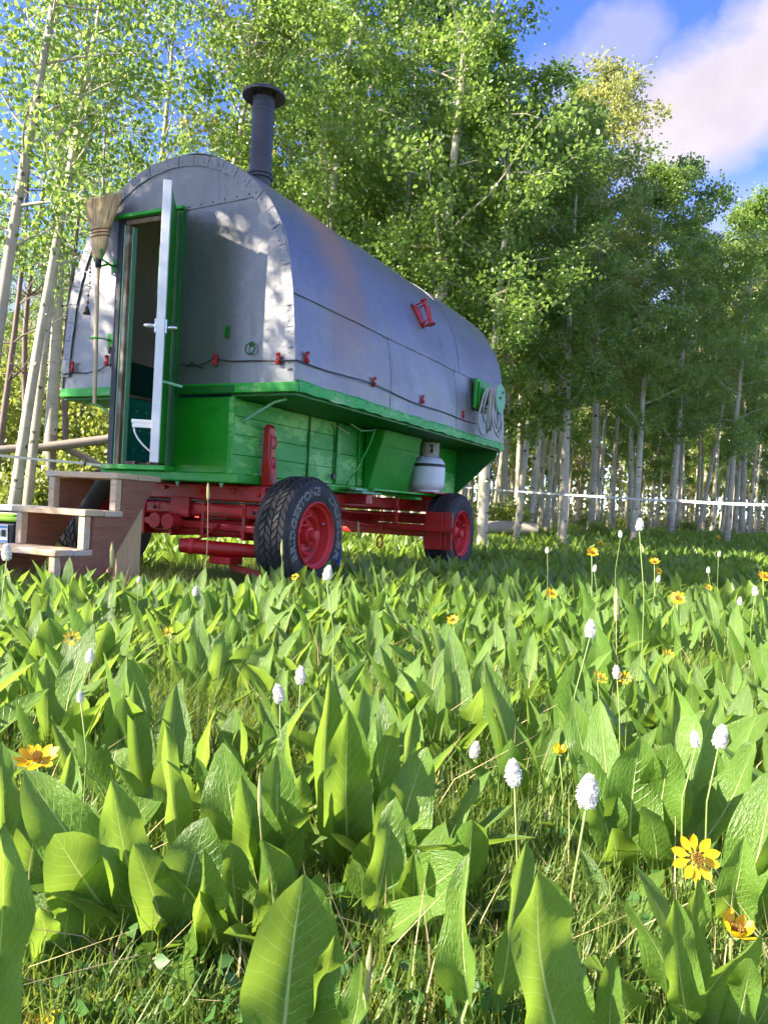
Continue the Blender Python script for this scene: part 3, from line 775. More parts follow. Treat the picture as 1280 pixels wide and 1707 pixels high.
# stove pipe
pipe = MB().lathe([(0.07, 2.45), (0.07, 3.155)], 28, 'Z', (0.35, 0.36, 0)).build('stove_pipe', 'stove_black', wagon, smooth=True, auto=40)
for z, r in ((2.66, 0.078), (2.635, 0.082)):
    MB().lathe([(0.0705, z), (r, z + 0.003), (r, z + 0.014), (0.0705, z + 0.018)], 28, 'Z', (0.35, 0.36, 0), close=True).build('pipe_collar', 'stove_black', pipe, smooth=True, auto=40)
MB().lathe([(0.071, 3.06), (0.0735, 3.065), (0.0735, 3.09), (0.071, 3.095)], 28, 'Z', (0.35, 0.36, 0), close=True).build('pipe_collar', 'stove_black', pipe, smooth=True, auto=40)
MB().lathe([(0.140, 3.165), (0.138, 3.185), (0.09, 3.215), (0.02, 3.235), (0.003, 3.237), (0.003, 3.225), (0.09, 3.203), (0.135, 3.168)], 32, 'Z', (0.35, 0.36, 0), close=True).build('pipe_cap', 'stove_black', pipe, smooth=True, auto=40)
for k in range(4):
    a = k * PI / 2 + 0.6
    bx((0.35 + 0.062 * math.cos(a) - 0.008, 0.36 + 0.062 * math.sin(a) - 0.008, 3.15), (0.35 + 0.062 * math.cos(a) + 0.008, 0.36 + 0.062 * math.sin(a) + 0.008, 3.205), 'cap_strap', 'stove_black', pipe, 0.001)

# hooks and rope line round the tin
def hook(x, y, z, face):
    """red bent-strap hook, face: +x side or -y front"""
    m = MB(); prof = [(0.0, 0.0), (0.018, 0.002), (0.024, 0.02), (0.012, 0.034), (0.014, 0.05), (0.022, 0.066), (0.012, 0.072), (0.0, 0.06)]
    if face == 'x': m.prism([(x + d, y - 0.011, z + h_) for d, h_ in prof], (0, 0.022, 0))
    else: m.prism([(x - 0.011, y - d, z + h_) for d, h_ in prof], (0.022, 0, 0))
    m.build('tie_hook', 'red_paint', wagon, bevel=0.002)
for y in (0.10, 0.96, 1.78, 2.66): hook(prof_x(1.39) + 0.008, y, 1.375, 'x')
for x, dz in ((0.37, 0.0), (0.826, -0.01), (-0.83, 0.0), (-0.52, 0.03)): hook(x, -0.012, 1.36 + dz, 'y')
line = [(prof_x(1.37) + 0.014 + 0.004, y, 1.373 + 0.012 * math.sin(y * 2.1) - 0.008 * math.sin(y * 5)) for y in np.linspace(-0.012, 3.0, 40)]
line = [(x, -0.022, 1.375 + d) for x, d in ((0.10, 0.005), (0.18, -0.012), (0.27, -0.006), (0.34, 0.02), (0.372, 0.045), (0.40, 0.02), (0.5, 0.006), (0.66, 0.004), (0.826, -0.004), (0.93, -0.006))] + line
MB().tube(line, 0.0042, 6).build('tie_line', 'wire_black', wagon, smooth=True)
MB().tube([(x, -0.020, 1.345 + d) for x, d in ((-0.92, 0.0), (-0.83, 0.01), (-0.7, 0.003), (-0.58, 0.02), (-0.52, 0.045), (-0.48, 0.05))], 0.004, 6).build('tie_line', 'wire_black', wagon, smooth=True)
MB().tube([(0.16, -0.024, 1.36), (0.20, -0.028, 1.385), (0.24, -0.024, 1.355), (0.28, -0.026, 1.35)], 0.005, 6).build('tie_line', 'wire_black', wagon, smooth=True)
# green latch, ring and door striker on the front
bx((0.430, -0.018, 1.525), (0.455, -0.001, 1.60), 'catch_plate', 'green_dark', bevel=0.003)
MB().tube([(0.443, -0.02, 1.585), (0.446, -0.045, 1.57), (0.446, -0.045, 1.545), (0.443, -0.02, 1.535)], 0.006, 6).build('catch_loop', 'green_smooth', wagon, smooth=True)
bx((0.613, -0.016, 1.47), (0.633, -0.001, 1.495), 'catch_plate', 'green_dark', bevel=0.003)
rg = MB(); rg.tube([(0.623 + 0.032 * math.sin(a), -0.020 - 0.003 * math.sin(a / 2), 1.452 + 0.032 * math.cos(a)) for a in np.linspace(0, 2 * PI, 22)], 0.005, 6, caps=False); rg.build('pull_ring', 'green_dark', wagon, smooth=True)
bx((-0.512, -0.016, 1.445), (-0.490, -0.001, 1.535), 'striker_plate', 'brass', bevel=0.002)
bx((-0.508, -0.026, 1.47), (-0.494, -0.0165, 1.515), 'striker', 'dark_steel', bevel=0.002)
# broom clips
for (x, z) in ((-0.515, 2.045), (-0.53, 1.555)):
    bx((x, -0.016, z - 0.045), (x + 0.07, -0.001, z + 0.045), 'clip_plate', 'green_smooth', bevel=0.003)
MB().tube([(-0.48, -0.016, 2.04), (-0.48, -0.06, 2.03), (-0.505, -0.115, 2.055), (-0.51, -0.125, 2.12)], 0.008, 6).build('broom_clip', 'green_smooth', wagon, smooth=True)
MB().tube([(-0.55, -0.016, 2.06), (-0.58, -0.05, 2.04), (-0.588, -0.10, 2.06), (-0.588, -0.11, 2.13)], 0.008, 6).build('broom_clip', 'green_smooth', wagon, smooth=True)
MB().tube([(-0.50, -0.016, 1.555), (-0.50, -0.07, 1.555), (-0.53, -0.118, 1.555), (-0.59, -0.105, 1.56), (-0.60, -0.06, 1.56)], 0.006, 6).build('broom_clip', 'green_smooth', wagon, smooth=True)

# red holder on the roof sheet
zc = 2.085; xc = prof_x(zc) + 0.02; hy = 1.90
nrm = Vector((0.93, 0, 0.36)); tng = Vector((-0.36, 0, 0.93))
def hp(dy, dt, dnn): return tuple(Vector((xc, hy + dy, zc)) + tng * dt + nrm * dnn)
m = MB(); m.prism([hp(-0.12, 0.085, -0.008), hp(0.05, 0.085, -0.008), hp(0.05, -0.055, -0.008), hp(0.0, -0.10, -0.008), hp(-0.05, -0.07, -0.008)], nrm * 0.014); m.build('holder_plate', 'red_paint', wagon, bevel=0.002)
for dy in (-0.02, 0.045):
    MB().tube([hp(dy, 0.10, 0.0), hp(dy, 0.10, 0.05), hp(dy, 0.06, 0.075), hp(dy, -0.05, 0.06), hp(dy, -0.07, 0.0)], 0.007, 6).build('holder_loop', 'rim_red', wagon, smooth=True)
MB().tube([hp(0.012, 0.12, 0.06), hp(0.012, -0.08, 0.06)], 0.013, 10).build('holder_tube', 'rim_red', wagon, smooth=True, auto=40)
MB().tube([hp(0.012, -0.08, 0.06), hp(0.012, -0.092, 0.06)], 0.036, 14).build('holder_cup', 'red_paint', wagon, smooth=True, auto=40)
MB().tube([hp(0.012, 0.12, 0.06), hp(0.012, 0.128, 0.06)], 0.028, 12).build('holder_cup', 'red_paint', wagon, smooth=True, auto=40)

# hose hanger at the rear corner
bx((0.930, 2.90, 1.495), (0.968, 3.30, 1.775), 'hanger_plate', 'green_smooth', bevel=0.012)
bx((0.969, 2.94, 1.525), (0.985, 3.20, 1.745), 'hanger_panel', 'green_smooth', bevel=0.008)
MB().lathe([(0.072, 0.985), (0.072, 1.130)], 24, 'X', (0, 3.06, 1.615)).build('hanger_drum', 'green_smooth', wagon, smooth=True, auto=40)
m = MB(); m.prism([(1.131, 3.06 + 0.13 * math.cos(a) * (1 if math.sin(a) > -0.6 else 0.9), 1.60 + 0.135 * math.sin(a)) for a in np.linspace(0, 2 * PI, 12, endpoint=False)], (0.016, 0, 0)); m.build('hanger_disc', 'green_mint', wagon, bevel=0.003)
for (a, b) in ((0.03, 0.045), (-0.03, -0.01)):
    MB().lathe([(0.014, 1.147), (0.014, 1.157), (0.006, 1.160)], 6, 'X', (0, 3.06 + a, 1.615 + b)).build('bolt', 'green_dark', wagon)

# running gear
def red(name, m, bevel=0.004, mt='red_paint'): return m.build(name, mt, wagon, bevel=bevel)
red('bolster', MB().box((-0.66, 0.24, 0.545), (0.60, 0.44, 0.652)), 0.012)
red('sand_board', MB().box((-0.66, 0.20, 0.44), (0.64, 0.38, 0.528)), 0.02)
m = MB(); m.prism([(0.10, 0.18, 0.475), (0.10, 0.18, 0.515), (0.48, 0.18, 0.505), (0.48, 0.18, 0.465)], (0, 0.02, 0)); red('iron_strap', m, 0.003, 'rim_red')
red('axle_beam', MB().box((-0.70, 0.26, 0.315), (0.70, 0.40, 0.425)), 0.022)
red('axle_skid', MB().bar((-0.62, 0.22, 0.40), (0.60, 0.22, 0.375), 0.05, 0.05), 0.012)
for x in (-0.34, -0.10, 0.16, 0.48):
    red('axle_clip', MB().box((x - 0.012, 0.19, 0.305), (x + 0.012, 0.415, 0.535)), 0.004)
for x in (-0.16, -0.05):
    MB().lathe([(0.05, 0.10), (0.055, 0.14), (0.055, 0.19), (0.04, 0.2)], 14, 'Y', (x, 0, 0.40)).build('clevis', 'rim_red', wagon, smooth=True, auto=40)
MB().tube([(0.18, -0.04, 0.262), (0.20, -0.02, 0.262), (0.38, 0.10, 0.25), (0.62, 0.30, 0.24)], [0.04, 0.046, 0.046, 0.04], 12).build('tongue_stub', 'red_paint', wagon, smooth=True, auto=40)
MB().tube([(0.225, 0.0, 0.262), (0.25, 0.015, 0.26)], 0.054, 12).build('stub_band', 'rim_red', wagon, smooth=True, auto=40)
red('stub_foot', MB().box((0.34, 0.05, 0.16), (0.50, 0.18, 0.205)), 0.006)
red('drag_bar', MB().bar((0.42, 0.18, 0.14), (0.80, 0.05, 0.10), 0.04, 0.04), 0.006)
for s in (-1, 1):
    red('hound', MB().bar((s * 0.20, 0.2, 0.50), (s * 0.55, 1.15, 0.48), 0.05, 0.06), 0.008)
    # bolster stake
    m = MB(); m.prism([(s * 0.515, 0.30, 0.652), (s * 0.605, 0.30, 0.652), (s * 0.595, 0.30, 0.76), (s * 0.572, 0.30, 0.84), (s * 0.570, 0.30, 1.02), (s * 0.555, 0.30, 1.045), (s * 0.535, 0.30, 1.045), (s * 0.520, 0.30, 1.02)], (0, 0.065, 0)); red('stake', m, 0.010)
    red('stake_iron', MB().box((s * 0.575 - 0.006, 0.31, 0.74), (s * 0.575 + 0.006, 0.352, 0.98)), 0.003)
    for z in (0.80, 0.93):
        r_ = MB(); r_.tube([(s * 0.585 + 0.016 * s * math.sin(a), 0.332, z + 0.035 * math.cos(a)) for a in np.linspace(0, 2 * PI, 14)], 0.006, 6, caps=False); r_.build('stake_ring', 'red_paint', wagon, smooth=True)
    red('side_channel', MB().box((min(s * 0.40, s * 0.45), 0.45, 0.56), (max(s * 0.40, s * 0.45), 3.2, 0.645)), 0.006)
    red('brake_block', MB().box((min(s * 0.735, s * 0.985), 2.425, 0.225), (max(s * 0.735, s * 0.985), 2.447, 0.545)), 0.005)
    red('block_rib', MB().box((min(s * 0.885, s * 0.90), 2.412, 0.226), (max(s * 0.885, s * 0.90), 2.4245, 0.544)), 0.003)
    red('block_rib', MB().box((min(s * 0.925, s * 0.935), 2.414, 0.226), (max(s * 0.925, s * 0.935), 2.4245, 0.544)), 0.003)
red('brake_beam', MB().box((-1.0, 2.35, 0.375), (1.0, 2.41, 0.43)), 0.006)
red('beam_end', MB().box((1.0005, 2.352, 0.378), (1.045, 2.408, 0.427)), 0.006, 'rim_red')
red('reach_pole', MB().bar((0, 0.40, 0.47), (0, 2.9, 0.47), 0.09, 0.10), 0.008)
red('rear_axle_beam', MB().box((-0.70, 2.76, 0.315), (0.70, 2.90, 0.425)), 0.015)
red('rear_bolster', MB().box((-0.62, 2.74, 0.54), (0.62, 2.92, 0.655)), 0.010)
red('rear_sand_board', MB().box((-0.62, 2.77, 0.43), (0.62, 2.89, 0.525)), 0.010)
m = MB(); m.prism([(0.55, 2.74, 0.655), (0.68, 2.74, 0.655), (0.60, 2.74, 0.79), (0.55, 2.74, 0.79)], (0, 0.05, 0)); red('rear_bracket', m, 0.006)
red('cross_beam', MB().box((-0.6, 1.55, 0.575), (0.62, 1.65, 0.655)), 0.008)
red('cross_beam', MB().box((-0.6, 0.98, 0.395), (0.50, 1.05, 0.47)), 0.008)
MB().tube([(0.42, 0.9, 0.50), (0.45, 1.9, 0.41), (0.5, 2.4, 0.38)], 0.008, 6).build('brake_rod', 'red_paint', wagon, smooth=True)
MB().tube([(0.30, 0.6, 0.56), (0.40, 1.8, 0.51), (0.52, 2.7, 0.50)], 0.007, 6).build('brake_rod', 'red_paint', wagon, smooth=True)
# bolt heads and straps on the running gear
for (x, z) in ((-0.5, 0.60), (-0.2, 0.62), (0.1, 0.60), (0.35, 0.61), (0.55, 0.60)):
    MB().lathe([(0.016, 0.2395), (0.015, 0.228), (0.007, 0.225)], 6, 'Y', (x, 0, z)).build('bolt', 'rim_red', wagon)
for (x, z) in ((-0.55, 0.485), (-0.25, 0.485), (0.55, 0.48)):
    MB().lathe([(0.014, 0.1995), (0.013, 0.188), (0.006, 0.185)], 6, 'Y', (x, 0, z)).build('bolt', 'dark_steel', wagon)
red('king_plate', MB().box((-0.09, 0.17, 0.43), (0.06, 0.1985, 0.56)), 0.006)
red('wear_plate', MB().box((-0.64, 0.215, 0.531), (0.62, 0.40, 0.542)), 0.003, 'dark_steel')
MB().tube([(0.62, 0.25, 0.50), (0.40, 0.23, 0.45), (0.10, 0.21, 0.47), (-0.2, 0.19, 0.43)], 0.010, 7).build('tie_rod', 'rim_red', wagon, smooth=True)
MB().tube([(0.30, 0.20, 0.40), (0.22, 0.12, 0.31), (0.14, 0.06, 0.27)], 0.008, 6).build('brake_rod', 'red_paint', wagon, smooth=True)
# chain and ring
ch = MB()
for k in range(7):
    z = 0.645 - k * 0.033; fl = k % 2
    ch.tube([(0.60 + (0 if fl else 0.013 * math.sin(a)), 2.14 + (0.013 * math.sin(a) if fl else 0), z - 0.018 + 0.024 * math.cos(a)) for a in np.linspace(0, 2 * PI, 11)], 0.0045, 5, caps=False)
ch.build('chain', 'rim_red', wagon)
MB().tube([(0.5, 2.05 + 0.05 * math.sin(a), 0.275 + 0.05 * math.cos(a)) for a in np.linspace(0, 2 * PI, 20)], 0.007, 6, caps=False).build('tow_ring', 'red_paint', wagon, smooth=True)
MB().tube([(0.5, 2.05, 0.325), (0.5, 2.06, 0.40), (0.48, 2.1, 0.56)], 0.006, 6).build('ring_link', 'red_paint', wagon, smooth=True)

# wheels
TR, TW = 0.362, 0.225
def text_outline(txt, size):
    cu = bpy.data.curves.new('lettering', 'FONT'); cu.body = txt; cu.size = size
    cu.fill_mode = 'NONE'; cu.bevel_depth = 0.0008; cu.bevel_resolution = 0; cu.resolution_u = 3
    cu.space_character = 1.06
    ob = bpy.data.objects.new('lettering', cu); COL.objects.link(ob)
    dg = bpy.context.evaluated_depsgraph_get(); ev = ob.evaluated_get(dg); me = ev.to_mesh()
    v = np.array([tuple(x.co) for x in me.vertices]); f = [tuple(p.vertices) for p in me.polygons]
    ev.to_mesh_clear(); bpy.data.objects.remove(ob); bpy.data.curves.remove(cu)
    return v, f
def sidewall_x(r):
    """height of the sidewall at radius r"""
    pts = [(0.200, -0.010), (0.222, -0.004), (0.25, 0.006), (0.285, 0.008), (0.315, 0.0), (0.340, -0.012)]
    for (a, xa), (b, xb) in zip(pts, pts[1:]):
        if r <= b: return xa + (xb - xa) * max(0, (r - a) / (b - a))
    return pts[-1][1]
def wheel(s, yc, lettered=False):
    wh = empty('wheel', (s * 0.922, yc, TR), 0 if s > 0 else PI, wagon)
    prof = [(0.200, -0.012), (0.205, -0.006), (0.222, -0.004), (0.25, 0.006), (0.285, 0.008), (0.315, 0.0), (0.325, -0.008), (0.334, -0.014), (0.343, -0.022), (0.352, -0.045)]
    prof += [(0.352, -TW + 0.03), (0.342, -TW + 0.005), (0.32, -TW - 0.01), (0.26, -TW - 0.012), (0.205, -TW), (0.195, -TW + 0.02)]
    ty = MB(); ty.lathe(prof, 56, 'X', close=True)
    rr = random.Random(4)
    for row, (xa, xb) in enumerate(((-0.044, -0.014), (-0.082, -0.050), (-0.128, -0.092), (-0.170, -0.136), (-0.206, -0.176))):
        nb_ = 44
        for k in range(nb_):
            a0 = 2 * PI * (k + 0.5 * (row % 2)) / nb_; da = 2 * PI / nb_ * 0.74; sk = 0.055 if row % 2 else -0.055
            top = []; bot = []
            for (x, aa) in ((xa, a0 + sk), (xb, a0 - sk), (xb, a0 - sk + da), (xa, a0 + sk + da)):
                rt = TR if row not in (0, 4) else TR - 0.004 - (0.012 if x in (-0.014, -0.206) else 0)
                top.append((x, rt * math.cos(aa), rt * math.sin(aa))); bot.append((x, (rt - 0.016) * math.cos(aa), (rt - 0.016) * math.sin(aa)))
            ty.add(bot + top, [(4, 5, 6, 7), (0, 1, 5, 4), (1, 2, 6, 5), (2, 3, 7, 6), (3, 0, 4, 7)])
    tyre = ty.build('tyre', 'rubber', wh, smooth=True, auto=35)
    for r_ in (0.228, 0.318):
        MB().lathe([(r_ - 0.002, sidewall_x(r_) - 0.002), (r_ - 0.001, sidewall_x(r_) + 0.002), (r_ + 0.001, sidewall_x(r_) + 0.002), (r_ + 0.002, sidewall_x(r_) - 0.002)], 56, 'X', close=True).build('sidewall_rib', 'rubber', wh, smooth=True)
    rim = MB().lathe([(0.207, -0.008), (0.209, 0.004), (0.203, 0.008), (0.197, 0.002), (0.193, -0.012), (0.180, -0.020), (0.174, -0.060), (0.168, -0.078), (0.145, -0.082), (0.132, -0.070), (0.126, -0.052), (0.118, -0.048),
                      (0.110, -0.056), (0.104, -0.085), (0.085, -0.092), (0.06, -0.090), (0.058, -0.09), (0.001, -0.090), (0.001, -0.15), (0.20, -0.15), (0.203, -0.05)], 48, 'X', close=True).build('rim', 'rim_red', wh, smooth=True, auto=38)
    MB().lathe([(0.056, -0.09), (0.055, -0.050), (0.050, -0.040), (0.036, -0.036), (0.035, -0.002), (0.030, 0.006), (0.008, 0.010), (0.001, 0.010)], 24, 'X').build('hub', 'rim_red', wh, smooth=True, auto=38)
    for k in range(5):
        a = 2 * PI * k / 5 + 0.3
        MB().lathe([(0.013, -0.092), (0.012, -0.070), (0.006, -0.066)], 6, 'X', (0, 0.078 * math.cos(a), 0.078 * math.sin(a))).build('lug_nut', 'rim_red', wh)
    for k in range(4):
        a = 2 * PI * k / 4 + 0.95
        MB().lathe([(0.011, -0.082), (0.011, -0.0795)], 12, 'X', (0, 0.157 * math.cos(a), 0.157 * math.sin(a))).build('rim_hole', 'dark_steel', wh)
    MB().tube([(-0.075, 0.15, 0.07), (-0.055, 0.152, 0.072), (-0.035, 0.150, 0.070)], 0.005, 6).build('valve', 'chrome', wh, smooth=True)
    if lettered:
        for txt, a_start, a_end, size in (('DUELER', 62, -36, 0.066), ('BRIDGESTONE', 212, 88, 0.056)):
            v, f = text_outline(txt, size)
            x0_, x1_ = v[:, 0].min(), v[:, 0].max(); y0_ = v[:, 1].min(); hh = v[:, 1].max() - y0_
            a = np.radians(a_start + (v[:, 0] - x0_) / (x1_ - x0_) * (a_end - a_start))
            r_ = 0.248 + (v[:, 1] - y0_) / hh * 0.052
            vs = [(sidewall_x(R) + 0.0012 + Z, R * math.cos(A), R * math.sin(A)) for R, A, Z in zip(r_, a, v[:, 2])]
            m = MB(); m.v = vs; m.f = f; m.build('lettering', 'letter_white', wh)
    return wh
w1 = wheel(1, 0.342, True)
w2 = wheel(1, 2.83)
for yc in (0.342, 2.83):
    c = copy_tree(w2, wagon); c.location = (-0.922, yc, TR); c.rotation_euler = (0, 0, PI)
MB().tube([(0.80, 0.342, TR), (-0.80, 0.342, TR)], 0.035, 12).build('spindle', 'red_paint', wagon, smooth=True)
MB().tube([(0.80, 2.83, TR), (-0.80, 2.83, TR)], 0.035, 12).build('spindle', 'red_paint', wagon, smooth=True)

# ------------------------------------------------------------------ things on and beside the wagon
def wthing(name, loc, label, cat, group=None):
    o = empty(name, toW(loc), -YAW); return tag(o, label, cat, group)
# gas bottle
gb = wthing('gas_bottle', (0.655, 2.63, 0.7155), 'white steel propane bottle on the green shelf ahead of the rear wheel', 'gas bottle')
MB().lathe([(0.095, 0.0), (0.105, 0.004), (0.105, 0.02), (0.12, 0.03), (0.143, 0.055), (0.147, 0.085), (0.147, 0.215), (0.140, 0.262), (0.115, 0.298), (0.07, 0.318), (0.03, 0.322), (0.001, 0.322)], 32, 'Z').build('tank', 'tank_white', gb, smooth=True, auto=50)
MB().lathe([(0.1485, 0.225), (0.151, 0.227), (0.151, 0.248), (0.1485, 0.25)], 32, 'Z', close=True).build('strap', 'wire_black', gb, smooth=True, auto=40)
m = MB()
for k in range(16):
    a0, a1 = [2 * PI * (k + t) / 16 for t in (0, 1)]
    if k in (3, 4, 13): za, zb = 0.315, 0.345
    else: za, zb = 0.315, 0.425
    m.add([(r * math.cos(a), r * math.sin(a), z) for a in (a0, a1) for r in (0.082, 0.086) for z in (za, zb)], [(0, 4, 5, 1), (2, 3, 7, 6), (1, 5, 7, 3), (0, 1, 3, 2), (4, 6, 7, 5)])
m.build('collar', 'stone', gb)
MB().lathe([(0.084, 0.420), (0.090, 0.424), (0.090, 0.436), (0.084, 0.440)], 24, 'Z', close=True).build('collar_rim', 'stone', gb, smooth=True)
MB().lathe([(0.02, 0.32), (0.02, 0.37), (0.035, 0.375), (0.035, 0.395), (0.01, 0.40)], 12, 'Z').build('valve', 'brass', gb, smooth=True, auto=40)
MB().tube([(0.02, 0.02, 0.36), (0.03, 0.10, 0.37), (0.02, 0.20, 0.34), (0.0, 0.27, 0.25), (-0.05, 0.27, 0.21), (-0.12, 0.2, 0.26), (-0.15, 0.12, 0.36)], 0.008, 6).build('gas_line', 'green_dark', gb, smooth=True)

# coiled hose over the hanger
hc = wthing('hose_coil', (1.06, 3.06, 1.25), 'grey garden hose coiled over the green hanger at the wagon rear', 'hose')
loops = MB(); pts = []
r2 = random.Random(2)
for k in range(6):
    xk = -0.055 + 0.020 * k; dp = r2.uniform(0.30, 0.44); wd = r2.uniform(0.085, 0.125); sw = r2.uniform(-0.05, 0.05)
    top_z = 1.615 + 0.082 - 1.25
    for j in range(18):
        a = 2 * PI * j / 18
        yy = wd * math.sin(a) * (1.0 if math.cos(a) > 0 else 1.15) + sw * (1 - math.cos(a)) / 2
        z = top_z - dp / 2 + dp / 2 * math.cos(a)
        pts.append((xk + 0.020 * j / 18 + 0.03 * math.sin(a * 1.0 + k) * (1 - math.cos(a)) / 2, yy, z))
loops.tube(pts, 0.010, 7); loops.build('hose', 'hose_grey', hc, smooth=True)
MB().tube([pts[-1], (0.06, 0.10, 0.28), (0.055, 0.14, 0.12), (0.03, 0.13, 0.06)], 0.0085, 7).build('hose_end', 'hose_grey', hc, smooth=True)
MB().tube([(0.03, 0.13, 0.06), (0.02, 0.128, 0.03)], 0.014, 8).build('coupling', 'brass', hc, smooth=True, auto=40)

# broom, head up
br = wthing('broom', (-0.525, -0.10, 1.13), 'straw broom hung head up beside the wagon door', 'broom')
bz = 2.06 - 1.13
m = MB(); SEC = [(0.0, 0.020, 0.020), (0.05, 0.052, 0.028), (0.10, 0.068, 0.030), (0.14, 0.072, 0.028), (0.20, 0.080, 0.026), (0.30, 0.118, 0.022), (0.40, 0.158, 0.017)]
nn = 28
for h_, a_, b_ in SEC:
    for k in range(nn):
        t = 2 * PI * k / nn
        m.v.append((a_ * math.cos(t) + 0.02 * (h_ / 0.4) - 0.03, b_ * math.sin(t), bz + h_ - (0.012 * (math.cos(t) ** 2) if h_ > 0.35 else 0)))
for i in range(len(SEC) - 1):
    for k in range(nn): m.f.append((i * nn + k, i * nn + (k + 1) % nn, (i + 1) * nn + (k + 1) % nn, (i + 1) * nn + k))
m.f.append(tuple((len(SEC) - 1) * nn + k for k in range(nn)))
m.build('bristles', 'straw', br, smooth=True)
m = MB()
for k in range(300):
    u = r2.uniform(-1, 1); vv = r2.choice((-1, 1)) * r2.uniform(0.6, 1.15)
    a0, b0 = 0.078 * u - 0.02, 0.026 * vv * math.sqrt(max(0.05, 1 - u * u)); hb = 0.19
    a1, b1 = 0.163 * u + r2.uniform(-0.012, 0.012) - 0.01, 0.020 * vv * math.sqrt(max(0.05, 1 - u * u)) + r2.uniform(-0.004, 0.004)
    ht = 0.40 + r2.uniform(-0.03, 0.025)
    wv = 0.0016
    m.add([(a0 - wv, b0, bz + hb), (a0 + wv, b0, bz + hb), (a1 + wv, b1, bz + ht), (a1 - wv, b1, bz + ht), (a0, b0 + 0.002, bz + hb), (a1, b1 + 0.002, bz + ht)],
          [(0, 1, 2, 3), (1, 4, 5, 2), (4, 0, 3, 5)])
m.build('straws', 'straw', br)['kind'] = 'stuff'
for h_, a_, b_ in ((0.150, 0.0745, 0.0295), (0.172, 0.0775, 0.0290), (0.194, 0.0805, 0.0285)):
    MB().tube([(a_ * math.cos(t) - 0.03 + 0.05 * h_, b_ * math.sin(t), bz + h_) for t in np.linspace(0, 2 * PI, 30)], 0.0035, 5, caps=False).build('stitching', 'thread_red', br)
MB().tube([(-0.03, 0, bz + 0.03), (-0.027, 0, bz - 0.05)], [0.024, 0.019], 12).build('ferrule', 'dark_steel', br, smooth=True)
MB().tube([(-0.028, 0, bz - 0.02), (-0.022, 0.0, 0.6), (-0.008, 0, 0.25), (0.0, 0, 0.0)], [0.0125, 0.0135, 0.0135, 0.0125], 10).build('handle', 'handle_wood', br, smooth=True, auto=50)
# charm string hanging from the broom clip
cs = wthing('charm_string', (-0.585, -0.135, 1.70), 'string of red beads, bone pieces and a small bell hanging by the broom', 'charm')
MB().tube([(0, 0, 0.345), (0.003, 0, 0.2), (-0.006, 0, 0.06)], 0.002, 5).build('cord', 'thread_red', cs)
for k, (z, r_, mt) in enumerate(((0.30, 0.007, 'bead_red'), (0.275, 0.010, 'bead_red'), (0.25, 0.007, 'bead_red'), (0.125, 0.010, 'bead_red'), (0.10, 0.008, 'bead_bone'), (0.08, 0.010, 'bead_red'))):
    MB().ball((0.002 - 0.02 * (k > 2) * 0.4, 0, z), r_, 8).build('bead', mt, cs, smooth=True)
for k in range(7):
    MB().ball((0.012 * math.sin(k * 2.2) - 0.004, -0.006 + 0.008 * math.cos(k * 1.7), 0.215 - 0.011 * k), 0.014, 7, (1.3, 0.7, 0.6)).build('bone_piece', 'bead_bone', cs, smooth=True)
MB().lathe([(0.024, 0.0), (0.022, 0.012), (0.016, 0.035), (0.008, 0.05), (0.001, 0.052)], 12, 'Z', (-0.012, 0, 0.005)).build('bell', 'bell_metal', cs, smooth=True)

# wooden steps
st = wthing('wooden_steps', (-0.18, -0.50, 0.0), 'homemade three tread wooden steps leading up to the wagon door', 'steps')
def sb(a, b, name, mt, bevel=0.004):
    o = (-0.18, -0.50, 0.0)
    return MB().box(tuple(a[i] - o[i] for i in range(3)), tuple(b[i] - o[i] for i in range(3))).build(name, mt, st, bevel=bevel)
SX0, SX1 = -0.47, 0.10
for k, (ya, yb, z) in enumerate(((-0.50, -0.15, 0.675), (-0.715, -0.44, 0.460), (-0.90, -0.645, 0.245))):
    half = (yb - ya) / 2
    sb((SX0 - 0.01 * k, ya, z - 0.034), (SX1 + 0.004, ya + half - 0.002, z), 'tread_board', 'tread_wood', 0.006)
    sb((SX0 - 0.004, ya + half + 0.002, z - 0.036), (SX1 + 0.012 - 0.006 * k, yb, z - 0.002), 'tread_board', 'tread_wood', 0.006)
    for x in (SX0 + 0.02, SX1 - 0.055):
        zb = z - 0.0365; za = (0.46, 0.245, 0.0)[k] + 0.0005
        sb((x, ya + 0.012, za), (x + 0.045, ya + 0.055, zb), 'upright', 'tread_wood', 0.003)
for x in (SX0 + 0.025, SX1 - 0.006 - 0.034):
    m = MB(); o = Vector((-0.18, -0.50, 0.0))
    m.prism([tuple(Vector((x, y, z)) - o) for y, z in ((-0.165, 0.638), (-0.44, 0.638), (-0.445, 0.424), (-0.64, 0.424), (-0.648, 0.209), (-0.86, 0.209), (-0.80, 0.0), (-0.62, 0.0))], (0.034, 0, 0))
    m.build('stringer', 'stringer_wood', st)
sb((0.020, -0.42, 0.0), (0.0575, -0.235, 0.637), 'post', 'post_wood', 0.004)
sb((-0.24, -0.195, 0.0), (-0.10, -0.158, 0.637), 'post', 'post_wood', 0.004)
sb((SX0 + 0.06, -0.45, 0.10), (0.0195, -0.425, 0.19), 'brace_board', 'post_wood', 0.004)
sb((-0.022, -0.30, 0.14), (0.0195, -0.262, 0.19), 'block', 'post_wood', 0.003)
sb((-0.022, -0.402, 0.42), (0.0195, -0.37, 0.475), 'block', 'post_wood', 0.003)
sb((0.10, -0.36, 0.0), (0.30, -0.30, 0.05), 'base_board', 'post_wood', 0.004)
pk = wthing('plank', (-0.40, -1.02, 0.0), 'weathered grey plank lying on the ground below the bottom step', 'plank')
MB().box((-0.3, -0.10, 0.02), (0.26, 0.04, 0.07)).build('board', 'gray_plank', pk, bevel=0.006)
